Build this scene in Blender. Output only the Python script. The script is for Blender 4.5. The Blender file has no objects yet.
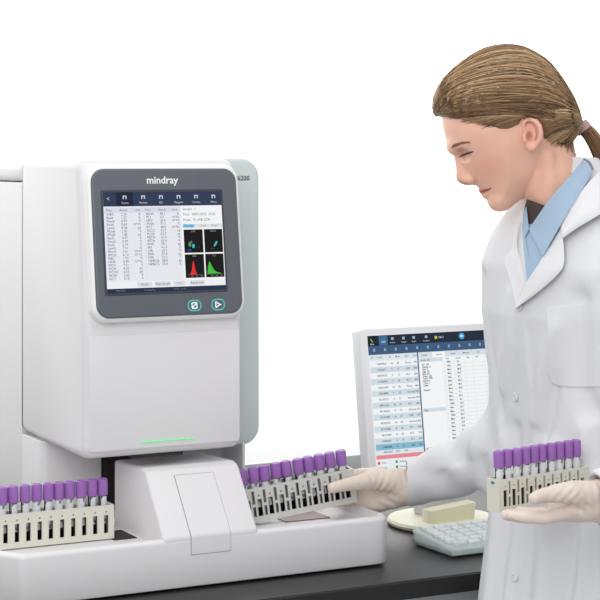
import bpy, bmesh, math, random
import numpy as np
from mathutils import Vector, Matrix
from mathutils.bvhtree import BVHTree
random.seed(7); np.random.seed(7)
SC = bpy.context.scene
COL = SC.collection
R = math.radians

# ------------------------------------------------------------------ camera
FPX, HZ, CAMZ, DESK = 1800.0, 158.0, 1.398, 0.75
cam = bpy.data.cameras.new('camera'); cam_o = bpy.data.objects.new('camera', cam); COL.objects.link(cam_o)
cam_o.location = (0, 0, CAMZ); cam_o.rotation_euler = (R(90), 0, 0)
cam.sensor_width = 36; cam.lens = FPX*36/600; cam.shift_y = -(300-HZ)/600
cam.clip_start = .05
SC.camera = cam_o

def W(px, py, Y):                     # a point of the room at depth Y, read off the photograph
    return Vector(((px-300)/FPX*Y, Y, CAMZ-(py-HZ)/FPX*Y))

TH = R(27.5)
ORG = Vector((0.13976, 2.85882, DESK))
A_M = Matrix.Translation(ORG) @ Matrix.Rotation(TH, 4, 'Z')
def AW(u, v, z): return A_M @ Vector((u, v, z))

# ------------------------------------------------------------------ materials
def lin(c):
    c = c/255.0
    return c/12.92 if c <= .04045 else ((c+.055)/1.055)**2.4
def rgb(r, g, b): return (lin(r), lin(g), lin(b), 1)
MATS = {}
def mat(name, col, rough=.5, metal=0, spec=.5, noise=0.0, nscale=40, bump=0.0, bscale=200, sss=0, attr=None, emit=0, coat=0, sheen=0):
    m = bpy.data.materials.new(name); m.use_nodes = True; MATS[name] = m
    nt = m.node_tree; N = nt.nodes; L = nt.links; b = N['Principled BSDF']
    b.inputs['Roughness'].default_value = rough; b.inputs['Metallic'].default_value = metal
    b.inputs['Specular IOR Level'].default_value = spec
    b.inputs['Base Color'].default_value = col
    tc = N.new('ShaderNodeTexCoord')
    src = None
    if attr:
        a = N.new('ShaderNodeAttribute'); a.attribute_name = attr; src = a.outputs['Color']
    if noise > 0:
        n = N.new('ShaderNodeTexNoise'); n.inputs['Scale'].default_value = nscale; n.inputs['Detail'].default_value = 3
        L.new(tc.outputs['Object'], n.inputs['Vector'])
        mr = N.new('ShaderNodeMapRange'); mr.inputs[3].default_value = 1-noise; mr.inputs[4].default_value = 1+noise
        L.new(n.outputs['Fac'], mr.inputs[0])
        mx = N.new('ShaderNodeVectorMath'); mx.operation = 'SCALE'
        if src: L.new(src, mx.inputs[0])
        else: mx.inputs[0].default_value = col[:3]
        L.new(mr.outputs[0], mx.inputs['Scale']); src = mx.outputs[0]
    if src: L.new(src, b.inputs['Base Color'])
    if emit:
        b.inputs['Emission Strength'].default_value = emit
        if src: L.new(src, b.inputs['Emission Color'])
        else: b.inputs['Emission Color'].default_value = col
    if bump > 0:
        n2 = N.new('ShaderNodeTexNoise'); n2.inputs['Scale'].default_value = bscale; n2.inputs['Detail'].default_value = 2
        L.new(tc.outputs['Object'], n2.inputs['Vector'])
        bp = N.new('ShaderNodeBump'); bp.inputs['Strength'].default_value = bump; bp.inputs['Distance'].default_value = .002
        L.new(n2.outputs['Fac'], bp.inputs['Height']); L.new(bp.outputs[0], b.inputs['Normal'])
    if sss:
        b.inputs['Subsurface Weight'].default_value = sss
        b.inputs['Subsurface Radius'].default_value = (.012, .005, .003); b.inputs['Subsurface Scale'].default_value = 1
    if coat: b.inputs['Coat Weight'].default_value = coat
    if sheen: b.inputs['Sheen Weight'].default_value = sheen
    return m
M_white = mat('white_plastic', rgb(232, 230, 231), .42, noise=.012, nscale=6, spec=.4)
M_rim = mat('gloss_white_plastic', rgb(243, 242, 242), .28, noise=.01, nscale=5)
M_teal = mat('pale_teal_plastic', rgb(210, 221, 220), .45, noise=.012, nscale=6)
M_bezel = mat('graphite_plastic', rgb(98, 102, 110), .38, noise=.02, nscale=10)
M_bezel_in = mat('dark_graphite_plastic', rgb(62, 66, 78), .4, noise=.02, nscale=10)
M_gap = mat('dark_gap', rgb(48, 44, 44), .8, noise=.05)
M_groove = mat('shadow_gap_grey', rgb(150, 148, 152), .7, noise=.03)
M_belt = mat('brown_transport_belt', rgb(110, 62, 38), .4, noise=.25, nscale=60)
M_steel = mat('bright_steel', rgb(225, 228, 230), .25, metal=.8, noise=.04)
M_mark = mat('white_print', rgb(245, 245, 245), .5, noise=.01)
M_print = mat('black_print', rgb(45, 48, 50), .5, noise=.02)
M_green = mat('green_status_glow', rgb(90, 225, 120), .4, noise=.02, emit=.5)
M_icon = mat('turquoise_glow', rgb(60, 175, 165), .4, noise=.02, emit=.55)
M_iconw = mat('white_icon_glow', rgb(225, 235, 235), .4, noise=.02, emit=.5)
M_ui = mat('screen_pixels', (1, 1, 1, 1), .25, spec=.1, attr='Col', emit=.93)
for l_ in list(M_ui.node_tree.links):
    if l_.to_socket.name == 'Base Color': M_ui.node_tree.links.remove(l_)
M_ui.node_tree.nodes['Principled BSDF'].inputs['Base Color'].default_value = (.01, .01, .01, 1)
M_rack = mat('cream_rack_plastic', rgb(222, 219, 206), .5, noise=.03, nscale=30)
M_rackg = mat('grey_cream_rack_plastic', rgb(205, 206, 200), .5, noise=.03, nscale=30)
M_rackin = mat('dark_rack_hole', rgb(104, 100, 94), .7, noise=.05)
M_cap = mat('purple_cap_plastic', rgb(158, 106, 184), .38, noise=.06, nscale=80)
M_blood = mat('dark_blood', rgb(58, 18, 20), .3, noise=.2, nscale=90)
M_blue = mat('blue_sticker', rgb(70, 120, 160), .5, noise=.05)
M_desk = mat('black_desk_laminate', rgb(46, 44, 44), .34, noise=.08, nscale=25, spec=.36)
M_deskedge = mat('black_desk_edge', rgb(26, 24, 25), .45, noise=.05)
M_cab = mat('grey_cabinet_panel', rgb(196, 202, 203), .5, noise=.02)
M_cream = mat('cream_plastic', rgb(238, 236, 214), .5, noise=.015)
M_yell = mat('pale_yellow_plastic', rgb(243, 237, 208), .55, noise=.02)
M_mon = mat('monitor_white_plastic', rgb(236, 236, 238), .4, noise=.01)
M_monside = mat('monitor_grey_plastic', rgb(205, 206, 210), .45, noise=.02)
M_kb = mat('keyboard_grey_plastic', rgb(196, 208, 208), .45, noise=.02)
M_key = mat('keyboard_key_plastic', rgb(242, 246, 246), .4, noise=.015)
M_wall = mat('white_wall_paint', rgb(248, 248, 247), .9, noise=.008, nscale=3, bump=.02)
M_floor = mat('grey_floor_vinyl', rgb(190, 190, 190), .5, noise=.05, nscale=8)
M_skin = mat('skin', rgb(226, 170, 148), .48, attr='Col', noise=.03, nscale=60, sss=.12, spec=.35, bump=.03, bscale=500)
M_hair = mat('hair_strand', rgb(130, 100, 70), .42, attr='Col', noise=.05, nscale=90, spec=.45)
M_brow = mat('brow_hair', rgb(140, 96, 74), .6, noise=.1)
M_lash = mat('eyelash', rgb(60, 42, 40), .6, noise=.1)
M_tie = mat('pink_mauve_hair_band', rgb(196, 160, 168), .6, noise=.12, nscale=200)
M_coat = mat('white_coat_cloth', rgb(228, 228, 231), .8, noise=.012, nscale=20, bump=.08, bscale=700, sheen=.1)
M_lapel = mat('white_lapel_cloth', rgb(232, 232, 234), .8, noise=.012, nscale=20, bump=.08, bscale=700)
M_btn = mat('white_button', rgb(226, 226, 228), .35, noise=.02)
M_shirt = mat('light_blue_shirt_cloth', rgb(166, 190, 213), .75, noise=.03, nscale=120, bump=.05, bscale=800)
M_shirtd = mat('blue_piping_cloth', rgb(120, 132, 152), .75, noise=.03)
M_throat = mat('dark_throat_cloth', rgb(74, 62, 58), .8, noise=.05)
M_glove = mat('latex_glove', rgb(228, 212, 200), .5, noise=.04, nscale=60, sss=.08, bump=.12, bscale=160)
M_trouser = mat('dark_trouser_cloth', rgb(60, 62, 72), .8, noise=.05)

def glass_mat():
    m = bpy.data.materials.new('clear_tube_plastic'); m.use_nodes = True
    nt = m.node_tree; N = nt.nodes; L = nt.links
    for n in list(N): N.remove(n)
    o = N.new('ShaderNodeOutputMaterial'); t = N.new('ShaderNodeBsdfTransparent'); g = N.new('ShaderNodeBsdfGlossy')
    f = N.new('ShaderNodeFresnel'); f.inputs['IOR'].default_value = 1.5
    mx = N.new('ShaderNodeMixShader'); t.inputs['Color'].default_value = (.82, .84, .85, 1)
    g.inputs['Roughness'].default_value = .08
    L.new(f.outputs[0], mx.inputs[0]); L.new(t.outputs[0], mx.inputs[1]); L.new(g.outputs[0], mx.inputs[2]); L.new(mx.outputs[0], o.inputs[0])
    return m
M_glass = glass_mat()
def label_mat():
    m = mat('barcode_paper', rgb(225, 226, 228), .6)
    nt = m.node_tree; N = nt.nodes; L = nt.links; b = N['Principled BSDF']
    tc = N.new('ShaderNodeTexCoord'); n = N.new('ShaderNodeTexNoise'); n.inputs['Scale'].default_value = 120
    n.inputs['Detail'].default_value = 1
    L.new(tc.outputs['Object'], n.inputs['Vector'])
    cr = N.new('ShaderNodeValToRGB'); cr.color_ramp.elements[0].position = .40; cr.color_ramp.elements[0].color = rgb(120, 122, 128)
    cr.color_ramp.elements[1].position = .48; cr.color_ramp.elements[1].color = rgb(226, 227, 230)
    L.new(n.outputs['Fac'], cr.inputs[0]); L.new(cr.outputs[0], b.inputs['Base Color'])
    return m
M_label = label_mat()

# ------------------------------------------------------------------ object helpers
def obj(name, bm, m, parent=None, smooth=True, loc=None, mw=None):
    me = bpy.data.meshes.new(name)
    if isinstance(bm, bmesh.types.BMesh):
        bm.normal_update(); bm.to_mesh(me); bm.free()
    else:
        me.from_pydata(bm[0], [], bm[1]); me.update()
    for x in (m if isinstance(m, (list, tuple)) else [m]): me.materials.append(x)
    if smooth:
        me.polygons.foreach_set('use_smooth', [True]*len(me.polygons))
        try: me.set_sharp_from_angle(angle=R(38))
        except Exception: pass
    o = bpy.data.objects.new(name, me); COL.objects.link(o)
    if parent: o.parent = parent
    if loc: o.location = loc
    return o
def thing(name, label, cat, M=None, group=None):
    o = bpy.data.objects.new(name, None); COL.objects.link(o); o.empty_display_size = .05
    if M is not None: o.matrix_world = M
    o['label'] = label; o['category'] = cat
    if group: o['group'] = group
    return o
def copy_tree(o, parent=None):
    c = o.copy(); COL.objects.link(c)
    if parent: c.parent = parent
    for ch in list(o.children): copy_tree(ch, c)
    return c

def box(bm, x0, x1, y0, y1, z0, z1, mi=0, M=None):
    vs = [bm.verts.new(p) for p in ((x0,y0,z0),(x1,y0,z0),(x1,y1,z0),(x0,y1,z0),(x0,y0,z1),(x1,y0,z1),(x1,y1,z1),(x0,y1,z1))]
    if M: 
        for v in vs: v.co = M @ v.co
    for f in ((0,3,2,1),(4,5,6,7),(0,1,5,4),(1,2,6,5),(2,3,7,6),(3,0,4,7)):
        bm.faces.new([vs[i] for i in f]).material_index = mi
    return vs
def rpoly(pts, radii, seg=6):
    out = []
    n = len(pts)
    for i in range(n):
        p = Vector(pts[i]); a = Vector(pts[i-1]); b = Vector(pts[(i+1) % n])
        r = radii[i] if isinstance(radii, (list, tuple)) else radii
        if r <= 0: out.append(tuple(p)); continue
        da = (a-p).normalized(); db = (b-p).normalized()
        ang = da.angle(db); t = r/math.tan(ang/2)
        t = min(t, (a-p).length*.499, (b-p).length*.499); rr = t*math.tan(ang/2)
        c = p+(da+db).normalized()*(rr/math.sin(ang/2))
        s = p+da*t-c; e = p+db*t-c
        tot = s.angle_signed(e)
        for k in range(seg+1):
            an = -tot*k/seg
            v = Vector((s.x*math.cos(an)-s.y*math.sin(an), s.x*math.sin(an)+s.y*math.cos(an)))
            out.append(tuple(c+v))
    return out
def prism(bm, poly, h0, h1, axis='z', bevel=0, seg=3, mi=0, M=None):
    """closed polygon extruded; axis z: (x,y), axis x: (y,z), axis y: (x,z); the two rims are rounded by `bevel`"""
    def P(p, h):
        q = {'z': (p[0], p[1], h), 'x': (h, p[0], p[1]), 'y': (p[0], h, p[1])}[axis]
        return M @ Vector(q) if M else Vector(q)
    n = len(poly)
    area = sum(poly[i][0]*poly[(i+1) % n][1]-poly[(i+1) % n][0]*poly[i][1] for i in range(n))
    if area < 0: poly = poly[::-1]
    def inset(d):
        if d <= 0: return poly
        res = []
        for i in range(n):
            a = Vector(poly[i-1]); p = Vector(poly[i]); b = Vector(poly[(i+1) % n])
            e1 = (p-a); e2 = (b-p)
            if e1.length < 1e-9: e1 = e2
            if e2.length < 1e-9: e2 = e1
            e1 = e1.normalized(); e2 = e2.normalized()
            n1 = Vector((-e1.y, e1.x)); n2 = Vector((-e2.y, e2.x)); m = (n1+n2)
            if m.length < 1e-6: m = n1
            m.normalize(); k = d/max(.35, m.dot(n1))
            res.append(tuple(p+m*k))
        return res
    rings = []
    if bevel > 0:
        for k in range(seg+1):
            a = math.pi/2*k/seg; rings.append((inset(bevel*(1-math.sin(a))), h0+bevel*(1-math.cos(a))))
        for k in range(seg, -1, -1):
            a = math.pi/2*k/seg; rings.append((inset(bevel*(1-math.sin(a))), h1-bevel*(1-math.cos(a))))
    else: rings = [(poly, h0), (poly, h1)]
    V = [[bm.verts.new(P(p, h)) for p in pl] for pl, h in rings]
    fs = []
    for a, b in zip(V[:-1], V[1:]):
        for i in range(n): fs.append(bm.faces.new((a[i], a[(i+1) % n], b[(i+1) % n], b[i])))
    fs.append(bm.faces.new(V[0][::-1])); fs.append(bm.faces.new(V[-1]))
    for f in fs: f.material_index = mi
    if axis == 'y': bmesh.ops.reverse_faces(bm, faces=fs)
def rect(x0, x1, y0, y1): return [(x0, y0), (x1, y0), (x1, y1), (x0, y1)]
def rrect(x0, x1, y0, y1, r, seg=6): return rpoly(rect(x0, x1, y0, y1), r, seg)
def lathe(bm, prof, seg=16, mi=0, M=None, rib=None):
    rings = []
    for r, z in prof:
        ring = []
        for k in range(seg):
            a = 2*math.pi*k/seg; rr = r*(1+(rib if (rib and k % 2) else 0))
            p = Vector((rr*math.cos(a), rr*math.sin(a), z)); ring.append(bm.verts.new(M @ p if M else p))
        rings.append(ring)
    for a, b in zip(rings[:-1], rings[1:]):
        for k in range(seg): bm.faces.new((a[k], a[(k+1) % seg], b[(k+1) % seg], b[k])).material_index = mi
    bm.faces.new(rings[0][::-1]).material_index = mi; bm.faces.new(rings[-1]).material_index = mi
def tube(bm, pts, rad, seg=6, mi=0, up=None):
    pts = [Vector(p) for p in pts]; n = len(pts); rings = []
    t0 = (pts[1]-pts[0]).normalized(); a = t0.orthogonal().normalized()
    for i, p in enumerate(pts):
        t = (pts[min(i+1, n-1)]-pts[max(i-1, 0)]).normalized()
        a = (a-t*a.dot(t)).normalized(); b = t.cross(a)
        r = rad[i] if isinstance(rad, (list, tuple)) else rad
        rings.append([bm.verts.new(p+a*(r*math.cos(2*math.pi*k/seg))+b*(r*math.sin(2*math.pi*k/seg))) for k in range(seg)])
    for x, y in zip(rings[:-1], rings[1:]):
        for k in range(seg): bm.faces.new((x[k], x[(k+1) % seg], y[(k+1) % seg], y[k])).material_index = mi
    bm.faces.new(rings[0][::-1]).material_index = mi; bm.faces.new(rings[-1]).material_index = mi
NB = bmesh.new

_font_cache = {}
def text_geo(s, size, align='LEFT', bold=0):
    key = (s, align, bold)
    if key not in _font_cache:
        cu = bpy.data.curves.new('lettering', 'FONT'); cu.body = s; cu.size = 1; cu.align_x = align; cu.align_y = 'CENTER'
        cu.resolution_u = 2; cu.offset = bold
        o = bpy.data.objects.new('lettering', cu); COL.objects.link(o)
        dg = bpy.context.evaluated_depsgraph_get(); me = o.evaluated_get(dg).to_mesh()
        g = ([tuple(v.co) for v in me.vertices], [tuple(p.vertices) for p in me.polygons])
        o.evaluated_get(dg).to_mesh_clear(); bpy.data.objects.remove(o); bpy.data.curves.remove(cu)
        _font_cache[key] = g
    vs, fs = _font_cache[key]
    return [(x*size, y*size) for x, y, _ in vs], fs

class UI:
    """a flat display: coloured rectangles and lettering in normalised x (0..w) and y (0..h, downwards), stacked by hair-thin layers"""
    def __init__(s, w, h, k=.85, b=.012): s.w, s.h, s.k, s.b = w, h, k, b; s.v = []; s.f = []; s.c = []
    def poly(s, pts, col, layer):
        i = len(s.v)
        for x, y in pts: s.v.append((x*s.w, y*s.h, layer*.00012))
        s.f.append(tuple(range(i, i+len(pts)))[::-1]); s.c.append(col)
    def rect(s, x0, x1, y0, y1, col, layer=1): s.poly([(x0, y0), (x1, y0), (x1, y1), (x0, y1)], col, layer)
    def text(s, t, x, y, size, col, layer=4, align='LEFT', bold=0):
        vs, fs = text_geo(t, size*s.k, align, bold+s.b); i = len(s.v)
        for a, b in vs: s.v.append((x*s.w+a, y*s.h-b, layer*.00012))
        for f in fs: s.f.append(tuple(k+i for k in f)[::-1]); s.c.append(col)
    def build(s, name, parent, place):
        vs = [place(x, y, h) for x, y, h in s.v]
        o = obj(name, (vs, s.f), M_ui, parent, smooth=False)
        ca = o.data.color_attributes.new('Col', 'FLOAT_COLOR', 'CORNER')
        data = []
        for p, c in zip(o.data.polygons, s.c): data += list(rgb(*c))*p.loop_total
        ca.data.foreach_set('color', data)
        return o

# ------------------------------------------------------------------ setting
def struct(name, bm, m): 
    o = obj(name, bm, m, smooth=False); o['kind'] = 'structure'; return o
bm = NB(); box(bm, -4, 4.5, -3.6, 1.75, -.06, 0, M=Matrix.Translation((ORG.x, ORG.y, 0)) @ Matrix.Rotation(TH, 4, 'Z')); struct('floor', bm, M_floor)
bm = NB(); box(bm, -4, 4.5, 1.75, 1.85, -.06, 3.1, M=Matrix.Translation((ORG.x, ORG.y, 0)) @ Matrix.Rotation(TH, 4, 'Z')); struct('wall_back', bm, M_wall)

# desk
D_M = Matrix.Translation((ORG.x, ORG.y, 0)) @ Matrix.Rotation(TH, 4, 'Z')
desk = thing('lab_desk', 'long black laminate laboratory desk carrying the analyzer, the monitor and the keyboard', 'desk', D_M)
bm = NB(); prism(bm, rrect(-1.25, 1.55, -.1, .80, .006, 3), .722, .75, bevel=.002, seg=2); obj('desktop', bm, M_desk, desk)
bm = NB(); box(bm, -1.25, 1.55, -.104, -.1005, .7225, .7485); obj('edge_strip', bm, M_deskedge, desk, smooth=False)
bm = NB(); prism(bm, rrect(-1.25, 1.55, .801, .815, .002, 2), .70, .779, bevel=.002, seg=2); obj('backsplash', bm, M_cab, desk)
for x in (-1.2, .35, 1.5):
    bm = NB(); box(bm, x-.02, x+.02, -.06, .79, 0, .721); obj('side_panel', bm, M_cab, desk, smooth=False)
bm = NB(); box(bm, -1.17, .329, -.05, -.03, .1, .721); box(bm, .371, 1.479, -.05, -.03, .1, .721); obj('front_panel', bm, M_cab, desk, smooth=False)

# ------------------------------------------------------------------ analyzer
an = thing('hematology_analyzer', 'large white benchtop blood analyzer with built-in touch screen and front sample tray', 'analyzer', A_M)
G = .003
# main body: rear block under and behind the head
bm = NB()
prism(bm, [(-.4785, .3802), (-.4785, .66), (-.14, .66), (-.14, .3802)], G, .6075, bevel=.003)
obj('main_body', bm, M_white, an)
bm = NB(); prism(bm, rpoly([(-.478, .283), (-.478, .382), (-.155, .382), (-.155, .20), (-.16, .20), (-.16, .283)], [.012, 0, 0, .002, .002, .01], 4), G, .1925, bevel=.002)
obj('lower_column', bm, M_white, an)
bm = NB(); prism(bm, rpoly([(.382, .609), (.382, .640), (.66, .640), (.66, .609)], [.0, .02, .02, 0]), -.478, -.15, axis='x', bevel=.012, seg=4)
obj('top_cover', bm, M_white, an)
# head
hp = rpoly([(.080, .1915), (.285, .1935), (.379, .197), (.379, .646), (.108, .646), (.082, .40)], [.022, .01, .006, .012, .022, .02], 7)
bm = NB(); prism(bm, hp, -.481, -.2165, axis='x', bevel=.014, seg=5); obj('front_housing', bm, M_white, an)
# lower front panel with a hair-line gap above
bm = NB(); prism(bm, rrect(-.474, -.2235, .204, .379, .004, 3), .0786, .0815, axis='y', bevel=.0015, seg=2); obj('front_door', bm, M_white, an)
bm = NB(); prism(bm, rrect(-.3907, -.299, .2128, .2142, .0006, 2), .0775, .0795, axis='y'); obj('status_light', bm, M_green, an)
# display unit, leaning back 7 degrees
TL = R(7.2)
S_M = Matrix.Translation((-.3460, .0640, .398)) @ Matrix.Rotation(-TL, 4, 'X')     # local x right, y depth, z up along the screen
bm = NB(); prism(bm, rrect(-.1285, .1285, .0015, .243, .026, 8), 0, .05, axis='y', bevel=.010, seg=6, M=S_M); obj('screen_rim', bm, M_rim, an)
bm = NB(); prism(bm, rrect(-.1215, .1215, .008, .2355, .021, 8), -.0035, .006, axis='y', bevel=.0035, seg=3, M=S_M); bz = obj('screen_bezel', bm, M_bezel, an)
LX0, LX1, LZ0, LZ1 = -.1045, .0925, .0455, .1990
bm = NB(); prism(bm, rrect(LX0-.0035, LX1+.0035, LZ0-.0035, LZ1+.0035, .003, 3), -.0044, -.002, axis='y', bevel=.0008, seg=1, M=S_M); obj('screen_surround', bm, M_bezel_in, bz)
def glyph_part(name, s, size, m, parent, M, align='CENTER', bold=0, th=.0006):
    vs, fs = text_geo(s, size, align, bold)
    return obj(name, ([M @ Vector((x, -.0001, y)) for x, y in vs], [f for f in fs]), m, parent, smooth=False)
glyph_part('brand_lettering', 'mindray', .0158, M_mark, bz, S_M @ Matrix.Translation((-.0055, -.0038, .2168)) @ Matrix.Diagonal((1.02, 1, 1, 1)), bold=.022)
for k, (bx, kind) in enumerate(((.038, 0), (.078, 1))):
    bzc = .0225
    bm = NB()
    o_ = rrect(bx-.0115, bx+.0115, bzc-.0088, bzc+.0088, .008, 6); i_ = rrect(bx-.0098, bx+.0098, bzc-.0071, bzc+.0071, .0064, 6)
    vo = [bm.verts.new(S_M @ Vector((x, -.0041, z))) for x, z in o_]; vi = [bm.verts.new(S_M @ Vector((x, -.0041, z))) for x, z in i_]
    n = len(vo)
    for i in range(n): bm.faces.new((vo[i], vo[(i+1) % n], vi[(i+1) % n], vi[i]))
    b_ = obj('touch_button', bm, M_icon, bz, smooth=False)
    bm = NB()
    def seg(a, b, w=.0008):
        a = Vector(a); b = Vector(b); d = (b-a).normalized(); nn = Vector((-d.y, d.x))*w
        bm.faces.new([bm.verts.new(S_M @ Vector((bx+q.x, -.0042, bzc+q.y))) for q in (a-nn, b-nn, b+nn, a+nn)])
    if kind == 0:
        s_ = .0042
        for a, b in (((-s_, -s_), (s_, -s_)), ((s_, -s_), (s_, s_)), ((s_, s_), (-s_, s_)), ((-s_, s_), (-s_, -s_)), ((-.003, -.0025), (.003, .003))): seg(a, b)
    else:
        for a, b in (((-.004, -.0045), (-.004, .0045)), ((-.004, .0045), (.003, 0)), ((.003, 0), (-.004, -.0045)), ((.0045, -.001), (.0045, .001))): seg(a, b)
    obj('button_icon', bm, M_iconw, b_, smooth=False)

# --- analyzer screen contents
ui = UI(LX1-LX0, LZ1-LZ0, .74, 0)
ui.rect(0, 1, 0, 1, (238, 239, 246), 0)
ui.rect(0, 1, 0, .142, (44, 58, 84), 1); ui.rect(0, 1, .955, 1, (34, 44, 70), 1); ui.rect(.105, .25, 0, .142, (24, 34, 58), 2)
wc = (205, 212, 226)
ui.text('<', .04, .068, .012, wc, 4, 'CENTER')
for x, t in ((.178, 'Count'), (.332, 'Review'), (.482, 'QC'), (.632, 'Reagent'), (.782, 'Service'), (.932, 'Menu')):
    ui.text(t, x, .108, .0062, wc, 4, 'CENTER')
    ui.rect(x-.016, x+.016, .035, .07, wc, 3); ui.rect(x-.007, x+.007, .046, .082, (44, 58, 84) if x > .2 else (24, 34, 58), 4)
ui.rect(.005, .64, .155, .205, (222, 224, 236), 1); ui.rect(.335, .338, .155, .88, (214, 216, 228), 2)
tcl = (52, 52, 66)
for x, t in ((.02, 'Para.'), (.13, 'Result'), (.255, 'Unit'), (.345, 'Para.'), (.455, 'Result'), (.57, 'Unit')): ui.text(t, x, .18, .0068, (100, 100, 118))
la = ['WBC', 'Bas#', 'Neu#', 'Eos#', 'Lym#', 'Mon#', 'IMG#', 'Bas%', 'Neu%', 'Eos%', 'Lym%', 'Mon%', 'IMG%', 'RBC', 'HGB', 'MCV', 'MCH', 'MCHC', 'RDW', 'HCT']
lb = ['RDW', 'PLT', 'MPV', 'PDW', 'PCT', 'PLCC', 'PLCR', 'RET%', 'RET#', 'RHE', 'IRF', 'LFR', 'MFR', 'HFR', 'NRBC#', 'NRBC%']
rr = random.Random(3)
for i, t in enumerate(la):
    y = .222+i*.0335
    ui.text(t, .02, y, .0074, tcl); ui.text('%.2f' % (rr.random()*9+.1), .14, y, .0074, tcl); ui.text(rr.choice(['10^9/L', '%', '%', 'g/L', 'fL']), .305, y, .0066, tcl, 4, 'RIGHT')
for i, t in enumerate(lb):
    y = .222+i*.0335
    ui.text(t, .35, y, .0074, tcl); ui.text('%.1f' % (rr.random()*90+1), .465, y, .0074, tcl); ui.text(rr.choice(['fL', '%', '%', '10^9/L', 'pg']), .63, y, .0066, tcl, 4, 'RIGHT')
for y in (.64, .655): pass
ui.rect(.005, .335, .641, .6425, (196, 198, 212), 2); ui.rect(.338, .64, .455, .4565, (196, 198, 212), 2)
ui.rect(.645, 1, .142, .89, (250, 251, 252), 1)
for y, t in ((.178, 'Sample:  1'), (.232, 'Time:  08/01/2020  10:20'), (.288, 'Mode:  VL-WB-CDR')): ui.text(t, .66, y, .0073, (60, 60, 70))
ui.rect(.655, .755, .33, .366, (136, 205, 238), 2); ui.rect(.755, .995, .33, .366, (226, 230, 234), 2)
ui.text('Message', .705, .348, .0062, (30, 80, 120), 4, 'CENTER'); ui.text('Graph', .80, .348, .006, (120, 124, 130), 4); ui.text('Graph', .90, .348, .006, (120, 124, 130), 4)
for (x0, x1) in ((.66, .823), (.835, .993)):
    for (y0, y1) in ((.385, .62), (.635, .872)): ui.rect(x0, x1, y0, y1, (6, 5, 8), 2)
for x, y, t in ((.742, .405, 'DIFF'), (.914, .405, 'NRBC'), (.742, .655, 'RBC'), (.914, .655, 'PLT')): ui.text(t, x, y, .0052, (150, 150, 150), 4, 'CENTER')
def blob(x, y, rx, ry, c, rot=0):
    ui.poly([(x+rx*math.cos(a)*math.cos(rot)-ry*math.sin(a)*math.sin(rot), y+rx*math.cos(a)*math.sin(rot)*1.27+ry*math.sin(a)*math.cos(rot)*1.27) for a in [2*math.pi*k/14 for k in range(14)]], c, 4)
blob(.708, .535, .011, .020, (70, 175, 90)); blob(.738, .552, .013, .017, (50, 190, 200)); blob(.722, .51, .009, .010, (140, 80, 130)); blob(.702, .595, .016, .010, (45, 60, 150)); blob(.782, .565, .006, .006, (50, 60, 60))
blob(.930, .535, .008, .026, (70, 205, 200), .6); blob(.90, .585, .016, .005, (30, 80, 75))
ui.poly([(.695, .84), (.712, .80), (.722, .72), (.729, .70), (.737, .73), (.745, .80), (.76, .84)], (228, 42, 48), 4)
ui.poly([(.846, .838), (.853, .77), (.866, .71), (.878, .73), (.90, .79), (.925, .82), (.975, .836)], (70, 190, 60), 4)
for x0, x1 in ((.675, .815), (.845, .985)):
    ui.rect(x0, x1, .841, .8435, (120, 120, 120), 4)
    for k in range(3): ui.text(str(100*(k+1)), x0+.03+k*.04, .858, .004, (150, 150, 150), 4)
ui.rect(0, 1, .89, .955, (246, 247, 250), 1)
for x0, x1, t in ((.25, .37, 'Mode'), (.40, .525, 'Next Sample'), (.555, .65, 'Print'), (.69, .82, 'Result Info')):
    ui.rect(x0, x1, .898, .947, (224, 226, 234), 2); ui.text(t, (x0+x1)/2, .922, .0066, (60, 62, 72) if t != 'Print' else (160, 162, 170), 4, 'CENTER')
for x, t in ((.07, 'WB-CDR'), (.30, 'Autoloading'), (.55, 'Admin  10:20')): ui.text(t, x, .978, .0052, (120, 132, 156), 4)
ui.build('screen_image', bz, lambda x, y, h: S_M @ Vector((LX0+x, -.0046-h, LZ1-y)))

# teal side cover
bm = NB(); prism(bm, rpoly([(-.33, .1755), (-.128, .1755), (-.128, .6475), (-.33, .6475)], [.03, .03, .032, .01], 8), .20, .64, axis='y', bevel=.006, seg=3)
sc_ = obj('side_cover', bm, M_teal, an)
glyph_part('model_lettering', '6200', .0112, M_print, sc_, Matrix.Translation((-.1475, .1995, .6145)), align='RIGHT', bold=.01)

# loading tray: floor, lip wall round an open trough
def tray_ring(u0, u1, v0, v1, z0, zt, wall, zf, name):
    bm = NB()
    uc = u0-.056
    o_ = rpoly([(u0, v0), (u1, v0), (u1, v1), (uc, v1), (uc, v0+.08)], [.014, .03, .03, .02, .03], 8)
    i_ = rpoly([(u0+wall*.6, v0+wall), (u1-wall, v0+wall), (u1-wall, v1-wall), (uc+wall, v1-wall), (uc+wall, v0+.086)], [.010, .022, .022, .012, .022], 8)
    n = len(o_); b = .007
    def off(poly, d):
        cx = (u0+u1)/2; cy = (v0+v1)/2; sx = (u1-u0)/2; sy = (v1-v0)/2
        return [(cx+(x-cx)*(1-d/sx), cy+(y-cy)*(1-d/sy)) for x, y in poly]
    rings = [(off(o_, .006), z0), (off(o_, .0015), z0+.002), (o_, z0+.007), (o_, zt-b)]
    for k in range(1, 5):
        a = math.pi/2*k/4; rings.append((off(o_, b*(1-math.cos(a))), zt-b+b*math.sin(a)))
    rings += [(off(i_, -.001), zt), (i_, zt-.002), (i_, zf)]
    V = [[bm.verts.new((x, y, z)) for x, y in pl] for pl, z in rings]
    for a, c in zip(V[:-1], V[1:]):
        for i in range(n): bm.faces.new((a[i], a[(i+1) % n], c[(i+1) % n], c[i]))
    bm.faces.new(V[0][::-1]); bm.faces.new(V[-1])
    return obj(name, bm, M_white, an)
tray_ring(-.607, .010, 0, .205, G, .0785, .013, .0655, 'loading_tray')
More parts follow.
